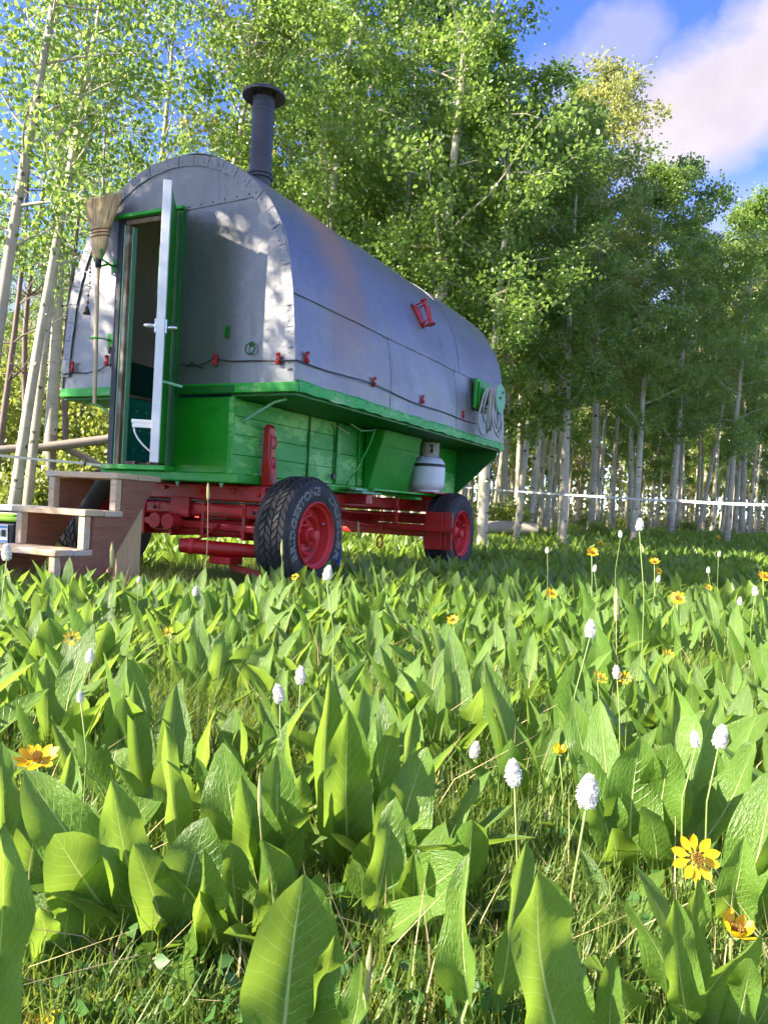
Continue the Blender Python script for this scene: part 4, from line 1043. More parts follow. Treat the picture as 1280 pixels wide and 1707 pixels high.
MB().box((-0.22, -0.09, 0.0), (-0.15, 0.03, 0.0195)).build('cleat', 'gray_plank', pk, bevel=0.003)

# storage totes on the far side of the steps
def tote(name, loc, rz, size, body_m, lid_m, label, with_label):
    o = empty(name, loc, rz); tag(o, label, 'storage tote')
    a, b, h_ = size
    m = MB()
    m.add([(-a * .45, -b * .45, 0), (a * .45, -b * .45, 0), (a * .45, b * .45, 0), (-a * .45, b * .45, 0), (-a * .5, -b * .5, h_), (a * .5, -b * .5, h_), (a * .5, b * .5, h_), (-a * .5, b * .5, h_)],
          [(0, 3, 2, 1), (4, 5, 6, 7), (0, 1, 5, 4), (1, 2, 6, 5), (2, 3, 7, 6), (3, 0, 4, 7)])
    m.build('body', body_m, o, bevel=0.02)
    MB().box((-a * .53, -b * .53, h_ + 0.0005), (a * .53, b * .53, h_ + 0.035)).build('lid', lid_m, o, bevel=0.012)
    MB().box((-a * .42, -b * .40, h_ + 0.0355), (a * .42, b * .40, h_ + 0.048)).build('lid_panel', lid_m, o, bevel=0.006)
    for s in (-1, 1): MB().box((min(s * a * .49, s * a * .56), -0.06, h_ - 0.06), (max(s * a * .49, s * a * .56), 0.06, h_ - 0.03)).build('handle', body_m, o, bevel=0.006)
    if with_label:
        f = lambda z: -b * (.45 + .05 * z / h_) - 0.003
        def decal(x0_, x1_, za, zb, mt, d, nm): 
            MB().add([(x0_, f(za) - d, za), (x1_, f(za) - d, za), (x1_, f(zb) - d, zb), (x0_, f(zb) - d, zb), (x0_, f(za), za), (x1_, f(za), za), (x1_, f(zb), zb), (x0_, f(zb), zb)],
                     [(0, 1, 2, 3), (0, 4, 5, 1), (1, 5, 6, 2), (2, 6, 7, 3), (3, 7, 4, 0)]).build(nm, mt, o)
        decal(0.10, 0.21, h_ - 0.14, h_ - 0.02, 'label_white', 0.001, 'label')
        decal(0.105, 0.205, h_ - 0.042, h_ - 0.025, 'label_blue', 0.0025, 'label_band')
        decal(0.118, 0.160, h_ - 0.10, h_ - 0.06, 'label_green', 0.0025, 'label_picture')
        decal(0.168, 0.198, h_ - 0.10, h_ - 0.055, 'wire_black', 0.0025, 'label_picture')
        decal(0.105, 0.205, h_ - 0.136, h_ - 0.122, 'label_blue', 0.0025, 'label_band')
    return o
tote('storage_tote', at(-20, 905, 5.35) * 1, -0.08, (0.56, 0.38, 0.0), 'black_plastic', 'lime_plastic', 'x', False) if False else None
_p = at(-12, 870, 5.45); tote('storage_tote', (_p[0], _p[1], 0.0), -0.06, (0.54, 0.36, 0.335), 'black_plastic', 'lime_plastic', 'black storage tote with a lime green lid beside the steps', True)
_p = at(45, 870, 6.15); tote('storage_tote', (_p[0], _p[1], 0.0), -0.25, (0.50, 0.36, 0.385), 'black_plastic', 'grey_plastic', 'storage tote with a grey lid behind the lime lidded one', False)
_p = at(561, 890, 6.6); bb = empty('bucket', (_p[0], _p[1], 0.0)); tag(bb, 'small blue bucket standing beyond the front wheel', 'bucket')
MB().lathe([(0.04, 0.0), (0.045, 0.24), (0.048, 0.245), (0.048, 0.255), (0.042, 0.255), (0.036, 0.02), (0.001, 0.02)], 20, 'Z').build('body', 'blue_plastic', bb, smooth=True, auto=40)
MB().tube([(0.046 * math.cos(a), 0, 0.23 - 0.14 * math.sin(a)) for a in np.linspace(0, PI, 12)], 0.004, 5).build('handle', 'chrome', bb)

# ------------------------------------------------------------------ fences
tf = empty('tape_fence', (0, 0, 0)); tag(tf, 'white electric fence tape strung past the trunks behind the wagon', 'fence')
tape_pts = [at(-120, 752, 7.0), at(0, 759, 7.5), at(140, 772, 8.3), at(240, 784, 9.2), at(480, 803, 11.2), at(700, 808, 12.8), at(800, 814, 12.4), at(850, 818, 11.6), at(1000, 828, 9.6), at(1130, 835, 8.2), at(1290, 842, 6.9), at(1500, 856, 5.9)]
tp = MB(); dense = []
for a, b in zip(tape_pts, tape_pts[1:]):
    for j in range(8): dense.append(a.lerp(b, j / 8) - Vector((0, 0, 0.005 * math.sin(PI * j / 8))))
dense.append(tape_pts[-1])
for p in dense: tp.v += [(p[0], p[1] - 0.001, p[2] - 0.012), (p[0], p[1] - 0.001, p[2] + 0.012), (p[0], p[1] + 0.001, p[2] + 0.012), (p[0], p[1] + 0.001, p[2] - 0.012)]
for i in range(len(dense) - 1):
    for k in range(4): tp.f.append((i * 4 + k, i * 4 + (k + 1) % 4, i * 4 + 4 + (k + 1) % 4, i * 4 + 4 + k))
tp.build('tape', 'tape_white', tf)
for p in (tape_pts[2], tape_pts[6], tape_pts[0]):
    z = float(ground_z(p[0], p[1]))
    MB().tube([(p[0], p[1] + 0.012, z - 0.05), (p[0], p[1] + 0.012, p[2] + 0.06)], 0.008, 6).build('post', 'dark_steel' if p is tape_pts[2] else 'grey_plastic', tf)
    MB().box((p[0] - 0.02, p[1] + 0.002, p[2] - 0.03), (p[0] + 0.02, p[1] + 0.022, p[2] + 0.03)).build('insulator', 'wire_black', tf)
rf = empty('rail_fence', (0, 0, 0)); tag(rf, 'weathered log rail fence glimpsed between trunks at the left', 'fence')
def log(a, b, r, name, mt='rail_wood'): MB().tube([a, a.lerp(b, 0.5) + Vector((0, 0, 0.02)), b], [r, r * 0.95, r * 0.9], 9).build(name, mt, rf, smooth=True, auto=50)
log(at(-60, 757, 9.6), at(95, 745, 9.8), 0.055, 'rail')
log(at(80, 745, 9.7), at(300, 722, 9.9), 0.06, 'rail')
log(at(100, 742, 9.85), at(205, 800, 10.1), 0.05, 'brace_rail')
log(at(86, 725, 9.95), at(84, 850, 10.0), 0.065, 'post')
log(at(196, 715, 10.1), at(190, 850, 10.1), 0.065, 'post')
lg = empty('fallen_log', (*at(850, 868, 12.0).xy, 0.30)); tag(lg, 'short pale fallen log at the foot of the trunks behind the rear wheel', 'log')
MB().tube([(-0.35, 0, 0.06), (0, 0.02, 0.07), (0.42, 0, 0.06)], [0.09, 0.10, 0.085], 10).build('trunk', 'stone', lg, smooth=True, auto=50)

# ------------------------------------------------------------------ aspens
def leaf_cloud(centers, size, rs, droop=0.5):
    """six-cornered leaves at the given points; returns verts, faces"""
    n = len(centers)
    shape = np.array([[0, -0.55], [0.40, -0.32], [0.46, 0.10], [0.0, 0.62], [-0.46, 0.10], [-0.40, -0.32]])
    nrm = rs.normal(size=(n, 3)); nrm[:, 2] = np.abs(nrm[:, 2]) * 0.5 + 0.1
    nrm /= np.linalg.norm(nrm, axis=1, keepdims=True)
    t = rs.normal(size=(n, 3)); t[:, 2] -= droop
    t -= nrm * (t * nrm).sum(1, keepdims=True); t /= np.linalg.norm(t, axis=1, keepdims=True)
    b = np.cross(nrm, t)
    s = size * rs.uniform(0.72, 1.25, n)
    v = centers[:, None, :] + (b[:, None, :] * shape[None, :, 0:1] + t[:, None, :] * shape[None, :, 1:2]) * s[:, None, None]
    fold = (np.abs(shape[:, 0]) * 0.28)[None, :, None] * nrm[:, None, :] * s[:, None, None]
    v = (v + fold).reshape(-1, 3)
    k = np.arange(n)[:, None] * 6
    f = np.concatenate([k + np.array([[0, 1, 2, 3]]), k + np.array([[0, 3, 4, 5]])], 0)
    return v, f

def make_aspen_meshes(i, H, r0, crown_base, spread, n_leaf, leaf_mat, seed, size=0.050):
    rs = np.random.RandomState(seed); rd = random.Random(seed)
    wob = [(rd.uniform(-1, 1), rd.uniform(-1, 1)) for _ in range(12)]
    def axis(h):
        t = h / H
        return Vector((0.10 * math.sin(t * 5 + wob[0][0] * 3) * t + 0.22 * wob[1][0] * t * t, 0.10 * math.sin(t * 6 + wob[0][1] * 3) * t + 0.22 * wob[1][1] * t * t, h))
    def rad(h): return r0 * max(0.06, (1 - h / H)) ** 0.8
    hs_ = [-0.15, 0.0, 0.12, 0.35] + list(np.linspace(0.8, H, 15))
    tr = MB(); tr.tube([axis(max(h, 0)) + Vector((0, 0, min(h, 0))) for h in hs_], [rad(max(h, 0)) * (1.35 if h < 0.05 else 1.12 if h < 0.2 else 1.0) for h in hs_], 10)
    for k in range(6):                                  # old branch collars
        h = rd.uniform(0.6, H * 0.6); a = rd.uniform(0, 2 * PI); c = axis(h); r = rad(h)
        tr.tube([c + Vector((math.cos(a), math.sin(a), 0)) * r * 0.8, c + Vector((math.cos(a), math.sin(a), -0.1)) * (r + rd.uniform(0.015, 0.05))], [r * 0.35, r * 0.22], 6)
    bm_ = MB(); tips = []
    nb = 26
    for k in range(nb):
        t = (k + rd.random()) / nb
        h = crown_base + (H * 0.97 - crown_base) * t
        prof = math.sin(PI * min(1, (0.20 + 0.78 * t))) ** 0.75
        L = spread * prof * rd.uniform(0.65, 1.2) + 0.15
        a = k * 2.4 + rd.uniform(-0.5, 0.5); up = rd.uniform(0.15, 0.75)
        d = Vector((math.cos(a), math.sin(a), up)).normalized()
        p = axis(h); pts = [p]; rr = [max(0.008, rad(h) * 0.38)]
        m = 5
        for j in range(1, m + 1):
            d = (d + Vector((rd.uniform(-.25, .25), rd.uniform(-.25, .25), rd.uniform(-.12, .22)))).normalized()
            pts.append(pts[-1] + d * L / m); rr.append(max(0.004, rr[0] * (1 - j / (m + 0.5))))
        bm_.tube(pts, rr, 6, caps=False)
        for j in range(1, m + 1):
            for q_ in range(2):
                sd = Vector((rd.gauss(0, 1), rd.gauss(0, 1), rd.gauss(0, 0.6) + 0.1)).normalized()
                ln = rd.uniform(0.18, 0.42) * min(1.0, 0.5 + L / 2)
                e = pts[j] + sd * ln
                bm_.tube([pts[j], pts[j].lerp(e, 0.55) + Vector((0, 0, 0.03)), e], [0.005, 0.004, 0.002], 4, caps=False)
                tips.append((pts[j], e, ln))
    ctr = []
    per = max(1, n_leaf // len(tips))
    for a_, e, ln in tips:
        m_ = max(2, int(per * rs.choice((0.15, 0.6, 1.0, 1.5, 2.0))))
        t = rs.uniform(0.25, 1.1, m_)[:, None]
        base = np.array(a_)[None] * (1 - t) + np.array(e)[None] * t
        ctr.append(base + rs.normal(size=(m_, 3)) * np.array([0.10, 0.10, 0.085]))
    v, f = leaf_cloud(np.concatenate(ctr), size, rs)
    return (tr.mesh('trunk', 'bark', True), bm_.mesh('branches', 'twig' if False else 'bark', True), np_mesh('crown', v, f, leaf_mat))

VAR = [make_aspen_meshes(0, 8.6, 0.082, 2.3, 1.35, 16500, 'aspen_leaf', 101),
       make_aspen_meshes(1, 9.2, 0.075, 2.9, 1.25, 15500, 'aspen_leaf', 102),
       make_aspen_meshes(2, 7.8, 0.068, 1.9, 1.20, 15000, 'aspen_leaf', 103),
       make_aspen_meshes(3, 9.0, 0.086, 2.5, 1.45, 18500, 'aspen_leaf', 104),
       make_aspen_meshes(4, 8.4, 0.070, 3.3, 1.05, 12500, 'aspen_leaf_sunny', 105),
       make_aspen_meshes(5, 9.6, 0.078, 4.2, 1.15, 4600, 'aspen_leaf', 106),
       make_aspen_meshes(6, 8.8, 0.080, 3.0, 1.30, 4600, 'aspen_leaf', 107),
       make_aspen_meshes(7, 5.2, 0.050, 0.9, 0.85, 5200, 'aspen_leaf', 108, 0.045),
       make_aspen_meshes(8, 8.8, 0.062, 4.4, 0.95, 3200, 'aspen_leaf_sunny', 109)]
def aspen(x, y, var, sc, lean=0.0, label='', group=None, rz=None, back=0.0, girth=1.0):
    """lean in degrees to the right as seen from the meadow"""
    o = empty('aspen_tree', (x, y, float(ground_z(x, y))))
    o.rotation_euler = (Matrix.Rotation(math.radians(lean), 3, 'Y') @ Matrix.Rotation(math.radians(back), 3, 'X') @ Matrix.Rotation(rng.uniform(0, 6.28) if rz is None else rz, 3, 'Z')).to_euler()
    o.scale = (sc * girth, sc * girth, sc)
    tag(o, label, 'tree', group)
    for nm, me in zip(('trunk', 'branches', 'crown'), VAR[var]): (tag(link_mesh(nm, me, o), kind='stuff') if nm == 'branches' else link_mesh(nm, me, o))
    return o
ASP = []
def aspx(px, d, var, sc, lean, label, group=None, rz=None, back=0.0, girth=1.0):
    p = at(px, 860, d); ASP.append((p[0], p[1])); return aspen(p[0], p[1], var, sc, lean, label, group, rz, back, girth)
EDGE = 'aspens along the meadow edge'
aspx(18, 9.0, 6, 1.0, 5.5, 'nearest pale aspen at the left, leaning behind the totes', EDGE, 0.3, girth=0.82)
aspx(42, 9.4, 6, 0.95, 4.0, 'leaning aspen whose trunk crosses close behind the nearest left one', EDGE, 1.9, girth=0.8)
aspx(74, 10.6, 5, 1.0, 1.0, 'stout upright aspen left of the rail fence post', EDGE, 0.8, girth=1.2)
aspx(205, 13.2, 5, 1.05, 2.5, 'slim aspen behind the tin roof right of the broom head', EDGE, 2.9)
aspx(318, 12.4, 5, 1.1, 3.0, 'white aspen trunk rising over the wagon roof left of the stove pipe', EDGE, 4.1)
aspx(352, 13.6, 4, 1.15, 3.5, 'second white aspen trunk over the roof just left of the stove pipe', EDGE, 5.0)
aspx(520, 11.0, 3, 1.0, 1.0, 'leafy aspen behind the wagon just right of the stove pipe', EDGE, 0.0)
aspx(712, 10.2, 0, 1.08, 1.5, 'tall aspen with bare pale stem showing high above the wagon roof', EDGE, 3.4)
aspx(805, 10.0, 1, 0.70, 1.0, 'thick aspen standing directly behind the hose coil', EDGE, 1.1, girth=1.35)
aspx(862, 11.6, 2, 0.78, 3.0, 'leaning slim aspen beside the fallen log', EDGE, 5.7)
aspx(938, 11.2, 0, 0.74, 0.5, 'stout straight aspen in front of the grove right of the hose coil', EDGE, 2.4, girth=1.15)
aspx(1056, 12.6, 3, 0.69, 2.0, 'aspen with knotty trunk midway along the right meadow edge', EDGE, 4.6)
aspx(985, 14.8, 4, 1.08, 0.0, 'sunlit yellow green aspen with pointed top standing against the cloud', EDGE, 0.5, girth=0.98)
aspx(1212, 13.2, 2, 0.78, 2.5, 'slender leaning aspen at the far right of the meadow edge', EDGE, 1.4)
aspx(1118, 15.8, 2, 0.98, 0.0, 'aspen with thin ragged top below the cloud at the right', EDGE, 3.9)
aspx(1236, 18.6, 3, 0.86, 0.0, 'last large aspen crown against the sky near the right border', EDGE, 5.2)
aspx(1300, 17.0, 0, 0.72, 1.0, 'aspen half outside the picture at the right border', EDGE, 0.2)
aspx(640, 12.4, 1, 1.05, 1.0, 'dense aspen behind the middle of the wagon roof', EDGE, 2.0)
aspx(440, 12.8, 0, 1.1, 0.0, 'broad green aspen crown right behind the stove pipe cap', EDGE, 4.9)
aspx(-40, 8.2, 6, 0.98, 4.0, 'aspen at the left border whose leaves hang across the top corner', EDGE, 1.2)
GROVE = 'aspens deeper in the grove'
rf_ = random.Random(77)
tries = 0; count = 0
while count < 200 and tries < 9000:
    tries += 1
    y = 10.5 + 30 * rf_.random() ** 1.15; x = rf_.uniform(-0.53, 0.53) * y + rf_.uniform(-1, 1)
    ymin = 11.0 if x < 1.8 else 11.6 + (x - 1.8) * 1.05
    if x < -2.0: ymin = 10.4
    if y < ymin + 0.6: continue
    if any((x - a) ** 2 + (y - b) ** 2 < (0.75 if y < 18 else 1.1) ** 2 for a, b in ASP): continue
    if x / y < -0.12 and (y < 17 or rf_.random() < 0.75): continue
    ASP.append((x, y)); count += 1
    v = rf_.choice((0, 1, 2, 3, 4, 8, 8, 8, 8, 5)) if x > -1.5 else rf_.choice((5, 6, 6))
    if y < 15 and x > 0 and rf_.random() < 0.3: v = 7
    sc = rf_.uniform(0.82, 1.05) * (1.0 if x < 4 else 0.92)
    pxx = 640 + FPX * x / y
    ytop = np.interp(pxx + 95, [900, 960, 1020, 1100, 1280], [-60, 70, 170, 310, 420])
    sc = min(sc, ((875 - ytop) / FPX * y + 0.5) / (8.6, 9.2, 7.8, 9.0, 8.4, 9.6, 8.8, 5.2, 8.8)[v])
    side = next(t_ for lim, t_ in ((-0.27, 'beyond the left trunks'), (-0.10, 'behind the stove pipe'), (0.04, 'behind the wagon middle'), (0.15, 'behind the wagon rear'), (0.26, 'right of the hose coil'), (0.37, 'behind the knotty aspen'), (9, 'towards the right border')) if x / y < lim)
    deep = 'far back' if y > 22 else ('midway back' if y > 16 else 'just inside the edge')
    aspen(x, y, v, sc, rf_.gauss(1.0, 2.6), '%s aspen %s in the grove %s' % ('leafy' if v in (0, 1, 2, 3, 4) else ('young' if v == 7 else 'slender bare-stemmed'), deep, side), '%s, %s, %s' % (GROVE, deep, side), rf_.uniform(0, 6.28), girth=rf_.uniform(0.75, 1.15))
# trees beyond the left border that dapple the wagon front and the near meadow with shade
for k, (x, y, v, sc) in enumerate(((-7.2, 2.85, 3, 0.95), (-5.2, 3.55, 6, 0.90), (-6.2, 3.30, 6, 0.85), (-8.6, 2.5, 6, 1.0))):
    aspen(x, y, v, sc, 0, 'aspen beyond the left border that shades the wagon and meadow', 'aspens shading from beyond the border', k * 1.3)

# bare, reddish dead stems at the left
def snag(px, d, H, lean, seed, label):
    p = at(px, 850, d); rd = random.Random(seed)
    o = empty('dead_tree', (p[0], p[1], float(ground_z(p[0], p[1])))); tag(o, label, 'tree', 'bare dead stems at the left')
    o.rotation_euler = (0, math.radians(lean), 0)
    pts = [Vector((0.05 * math.sin(h * 1.3 + seed), 0.04 * math.sin(h * 1.7), h)) for h in np.linspace(-0.1, H, 14)]
    MB().tube(pts, [0.055 * (1 - 0.85 * i / 13) for i in range(14)], 8).build('trunk', 'dead_wood', o, smooth=True)
    m = MB()
    for k in range(34):
        i = rd.randint(4, 13); a = rd.uniform(0, 2 * PI); L = rd.uniform(0.35, 1.3) * (1 - i / 22)
        d_ = Vector((math.cos(a), math.sin(a), rd.uniform(-0.1, 0.9))).normalized(); q_ = [pts[i]]
        for j in range(4):
            d_ = (d_ + Vector((rd.uniform(-.3, .3), rd.uniform(-.3, .3), rd.uniform(-.2, .25)))).normalized(); q_.append(q_[-1] + d_ * L / 4)
        m.tube(q_, [0.013, 0.010, 0.007, 0.005, 0.003], 5, caps=False)
        for j in (2, 3, 4):
            e = q_[j] + Vector((rd.gauss(0, 1), rd.gauss(0, 1), rd.gauss(0.3, 0.8))).normalized() * L * 0.35
            m.tube([q_[j], e], [0.005, 0.002], 4, caps=False)
    m.build('branches', 'dead_wood', o, smooth=True)['kind'] = 'stuff'
snag(30, 11.0, 7.0, 1.0, 1, 'bare reddish dead stem between the leaning aspens at the left border')
snag(108, 11.2, 6.4, -1.0, 2, 'dark bare dead stem just left of the wagon tin')
snag(128, 12.4, 7.2, 2.0, 3, 'thin twiggy dead stem rising behind the broom')
snag(-10, 10.4, 6.5, 3.0, 4, 'twiggy dead stem cut by the left border')
snag(60, 13.0, 7.5, 2.0, 5, 'tall bare stem against the blue sky at the upper left')

# understorey shrubs below the trees
def shrub_mesh(seed, R, H, n, size):
    rs = np.random.RandomState(seed); rd = random.Random(seed)
    st_ = MB(); ctr = []
    for k in range(14):
        a = rd.uniform(0, 2 * PI); rr = R * rd.uniform(0.2, 0.95)
        e = Vector((rr * math.cos(a), rr * math.sin(a), H * rd.uniform(0.5, 1.0)))
        st_.tube([Vector((0, 0, -0.03)), e * 0.5 + Vector((0, 0, 0.08)), e], [0.010, 0.006, 0.002], 4, caps=False)
        m_ = n // 14; t = rs.uniform(0.25, 1.08, m_)[:, None]
        ctr.append(np.array(e)[None] * t + rs.normal(size=(m_, 3)) * np.array([0.13, 0.13, 0.10]) * R / 0.6)
    v, f = leaf_cloud(np.concatenate(ctr), size, rs, 0.1)
    v[:, 2] = np.maximum(v[:, 2], 0.0)
    return st_.mesh('stems', 'twig'), np_mesh('foliage', v, f, 'shrub_leaf')
SHR = [shrub_mesh(31, 0.55, 0.62, 1500, 0.055), shrub_mesh(32, 0.7, 0.9, 2200, 0.06), shrub_mesh(33, 0.45, 0.45, 1200, 0.05), shrub_mesh(34, 0.8, 2.3, 3600, 0.06)]
def shrub(x, y, v, sc, label, group):
    o = empty('shrub', (x, y, float(ground_z(x, y)) - 0.01), rng.uniform(0, 6.28)); o.scale = (sc,) * 3
    tag(o, label, 'shrub', group)
    for nm, me in zip(('stems', 'foliage'), SHR[v]): link_mesh(nm, me, o)
for (px, d, v, sc, lb) in ((62, 9.9, 1, 0.8, 'low leafy shrub at the foot of the left aspens'), (112, 10.9, 1, 1.1, 'yellow green shrub behind the rail fence'), (165, 12.2, 3, 1.1, 'tall yellow green shrub left of the wagon tin'),
                           (105, 13.5, 3, 1.3, 'tall sunlit shrub behind the dark dead stem'), (20, 12.5, 3, 1.2, 'tall shrub behind the leaning aspens at the left border'), (845, 12.8, 2, 1.2, 'low shrub behind the fallen log'),
                           (1000, 14.2, 2, 0.6, 'low shrub between the stout aspen and the knotty one')):
    p = at(px, 860, d); shrub(p[0], p[1], v, sc, lb, 'shrubs under the aspens')
for k in range(70):
    y = rf_.uniform(12.5, 34); x = rf_.uniform(-0.53, 0.53) * y
    if y < 12.5 + max(0, x - 1.8) or (x / y > 0.08 and rf_.random() < 0.6): continue
    side = next(t_ for lim, t_ in ((-0.27, 'beyond the left trunks'), (-0.10, 'behind the wagon front'), (0.04, 'behind the wagon middle'), (0.15, 'behind the wagon rear'), (0.26, 'right of the hose coil'), (0.37, 'behind the knotty aspen'), (9, 'towards the right border')) if x / y < lim)
    side = ('far back ' if y > 22 else '') + side
    shrub(x, y, rf_.choice((0, 1, 2, 2)) if x > -2 else rf_.choice((0, 1, 2, 3)), rf_.uniform(0.45, 0.9) if x > -2 else rf_.uniform(0.9, 1.4), 'pale green undergrowth bush on the grove floor %s' % side, 'undergrowth bushes %s' % side)
# the wood beyond, one mass
rs = np.random.RandomState(9)
fw_v, fw_f = [], []
nt = 230
tx = rs.uniform(-32, 42, nt); tyy = rs.uniform(41, 58, nt); th = rs.uniform(8, 11, nt)
mt_ = MB()
for x, y, h_ in zip(tx, tyy, th):
    z = float(ground_z(x, y)); r = rs.uniform(0.07, 0.12)
    mt_.tube([(x, y, z - 0.1), (x + rs.normal() * 0.15, y, z + h_ * 0.5), (x + rs.normal() * 0.3, y, z + h_ * 0.95)], [r, r * 0.7, 0.01], 6)
ctr = []
for x, y, h_ in zip(tx, tyy, th):
    m_ = 300; t = rs.uniform(0.22, 1.0, m_)
    rad_ = 1.5 * np.sin(PI * (0.15 + 0.82 * t)) * np.sqrt(rs.uniform(0, 1, m_)); a = rs.uniform(0, 2 * PI, m_)
    ctr.append(np.stack([x + rad_ * np.cos(a), y + rad_ * np.sin(a), float(ground_z(x, y)) + h_ * t], 1))
m_ = 26000; lx_ = rs.uniform(-45, 55, m_); ly_ = rs.uniform(44, 62, m_)
ctr.append(np.stack([lx_, ly_, ground_z(lx_, ly_) + 4.2 * rs.uniform(0, 1, m_) ** 1.3], 1))
v, f = leaf_cloud(np.concatenate(ctr), 0.22, rs)
far = mt_.build('far_wood', 'bark')
tag(far, 'trunks of the far wood closing the view behind the grove', 'wood', kind='stuff')
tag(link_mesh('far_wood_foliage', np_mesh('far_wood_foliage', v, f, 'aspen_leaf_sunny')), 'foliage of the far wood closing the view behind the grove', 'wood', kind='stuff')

# ------------------------------------------------------------------ the meadow
def to_local(x, y):
    dx, dy = x - WX, y - WY
    return dx * _c - dy * _s, dx * _s + dy * _c
def blocked(x, y, m=0.0):
    lx, ly = to_local(x, y)
    if -0.75 - m < lx < 0.62 + m and -0.1 - m < ly < 3.9: return True                 # under the wagon
    if 0.55 - m < lx < 1.02 + m and (abs(ly - 0.342) < 0.36 + m or abs(ly - 2.83) < 0.36 + m): return True
    if -0.75 - m < lx < 0.16 + m and -1.25 - m < ly < 0.1: return True                # steps
    if -1.3 < lx < 0.85 and -1.75 < ly < 0.05 and ly > -1.75 + max(0, lx) * 0.9: return True                            # trodden patch by the steps
    return False
def leaf_grid(ny, nx, ratio, seed, bow, fold, wave, hero=False):
    """lanceolate blade, base at 0, tip near (0,0,1); the upper side faces -Y"""
    rd = random.Random(seed)
    vs, uv, fs = [], [], []
    tw = rd.uniform(-0.5, 0.5); ph = rd.uniform(0, 6); asym = rd.uniform(-0.12, 0.12)
    for i in range(ny + 1):
        t = i / ny
        wv = ratio * 0.5 * (max(0.0, math.sin(PI * (t ** 1.15) * 0.975 + 0.03)) ** 0.68)
        stalk = 0.055 * (1 - t)
        wv = max(wv * min(1.0, max(0.0, (t - 0.05) / 0.22)), 0.008 + stalk * 0.35) if t < 0.97 else 0.004
        cy = bow * (math.sin(PI * t) if hero else t * t) + 0.012 * math.sin(t * 7 + ph)
        cx = asym * math.sin(PI * t) * 0.35
        ca, sa = math.cos(tw * t * t), math.sin(tw * t * t)
        for j in range(nx + 1):
            u = j / nx * 2 - 1
            x = u * wv; y = -abs(u) ** 1.2 * wv * fold + wave * wv * math.sin(t * 13 + ph + (2 if u > 0 else 0)) * abs(u) ** 2
            vs.append((cx + x * ca - y * sa, cy + x * sa + y * ca, t * (1 if hero else 1 - 0.25 * bow * bow * t)))
            uv.append((j / nx, t))
    for i in range(ny):
        for j in range(nx):
            a = i * (nx + 1) + j; fs.append((a, a + 1, a + nx + 2, a + nx + 1))
    return np.array(vs), np.array(fs), np.array(uv)
LEAF = []
for k in range(14):
    rd = random.Random(200 + k)
    v, f, u = leaf_grid(8, 4, rd.uniform(0.19, 0.29), 300 + k, rd.uniform(0.02, 0.36), rd.uniform(0.12, 0.75), rd.uniform(0.1, 0.4))
    LEAF.append(np_mesh('leaf', v, f, 'big_leaf', u, smooth=True))
HLEAF = []
for k in range(10):
    rd = random.Random(400 + k)
    v, f, u = leaf_grid(18, 6, 0.34, 500 + k, rd.uniform(-0.12, 0.12), rd.uniform(0.15, 0.6), rd.uniform(0.12, 0.36), True)
    HLEAF.append(np_mesh('leaf', v, f, 'big_leaf', u, smooth=True))

def plant(x, y, n, size, label, group=None, seed=0, open_=1.0):
    rd = random.Random(seed * 7 + 3)
    o = empty('broad_leaf_plant', (x, y, float(ground_z(x, y)) - 0.01)); tag(o, label, 'plant', group)
    for k in range(n):
        fr = (k + 0.5) / n
        th = math.radians(6 + 50 * fr ** 1.3 * open_) + rd.gauss(0, 0.12); ph = k * 2.4 + rd.uniform(-0.5, 0.5)
        L = size * rd.uniform(0.68, 1.12) * (1.0 - 0.22 * fr)
        M = Matrix.Rotation(ph, 3, 'Z') @ Matrix.Rotation(-th, 3, 'X') @ Matrix.Rotation(rd.gauss(0, 0.45), 3, 'Z')
        c = link_mesh('leaf', LEAF[rd.randrange(len(LEAF))], o)
        rr = 0.02 + 0.045 * rd.random()
        c.location = (-math.sin(ph) * rr, math.cos(ph) * rr, 0)
        c.rotation_euler = M.to_euler()
        c.scale = (L * rd.uniform(0.85, 1.15), L, L)
    return o
def hero_plant(base_px, depth, leaves, label, extra=0, size=0.22, seed=0):
    """a plant whose large leaves are set one by one: (tip x, tip y, base x, base y, width px, tip nearer by m, turn)"""
    b = at(base_px[0], base_px[1], depth); b[2] = float(ground_z(b[0], b[1]))
    o = empty('broad_leaf_plant', b); tag(o, label, 'plant', 'large broad-leaved plants in the near meadow')
    rd = random.Random(seed + 900)
    for k, (tx_, ty_, bx_, by_, wpx, near, turn) in enumerate(leaves):
        B = at(bx_, by_, depth); B[2] = max(-0.02, min(B[2], 0.03)); T = at(tx_, ty_, depth - near)
        Z = T - B; L = Z.length; Z.normalize()
        toc = Vector((0, 0, CAM_H)) - (B + T) * 0.5
        Y = -(toc - Z * toc.dot(Z)).normalized()
        Y = Matrix.Rotation(math.radians(turn), 3, Z) @ Y
        X = Y.cross(Z).normalized()
        c = link_mesh('leaf', HLEAF[(seed * 3 + k) % len(HLEAF)], o)
        wd = wpx * depth / FPX / 0.34 * 1.05
        M = Matrix((X * wd, Y * L, Z * L)).transposed().to_4x4(); M.translation = B - b
        c.matrix_local = M
    for k in range(extra):
        th = math.radians(rd.uniform(20, 65)); ph = rd.uniform(0, 6.28); L = size * rd.uniform(0.6, 1.0)
        c = link_mesh('leaf', LEAF[rd.randrange(len(LEAF))], o)
        c.rotation_euler = (Matrix.Rotation(ph, 3, 'Z') @ Matrix.Rotation(-th, 3, 'X')).to_euler(); c.scale = (L, L, L)
        c.location = (rd.uniform(-.05, .05), rd.uniform(-.02, .08), 0)
    return o
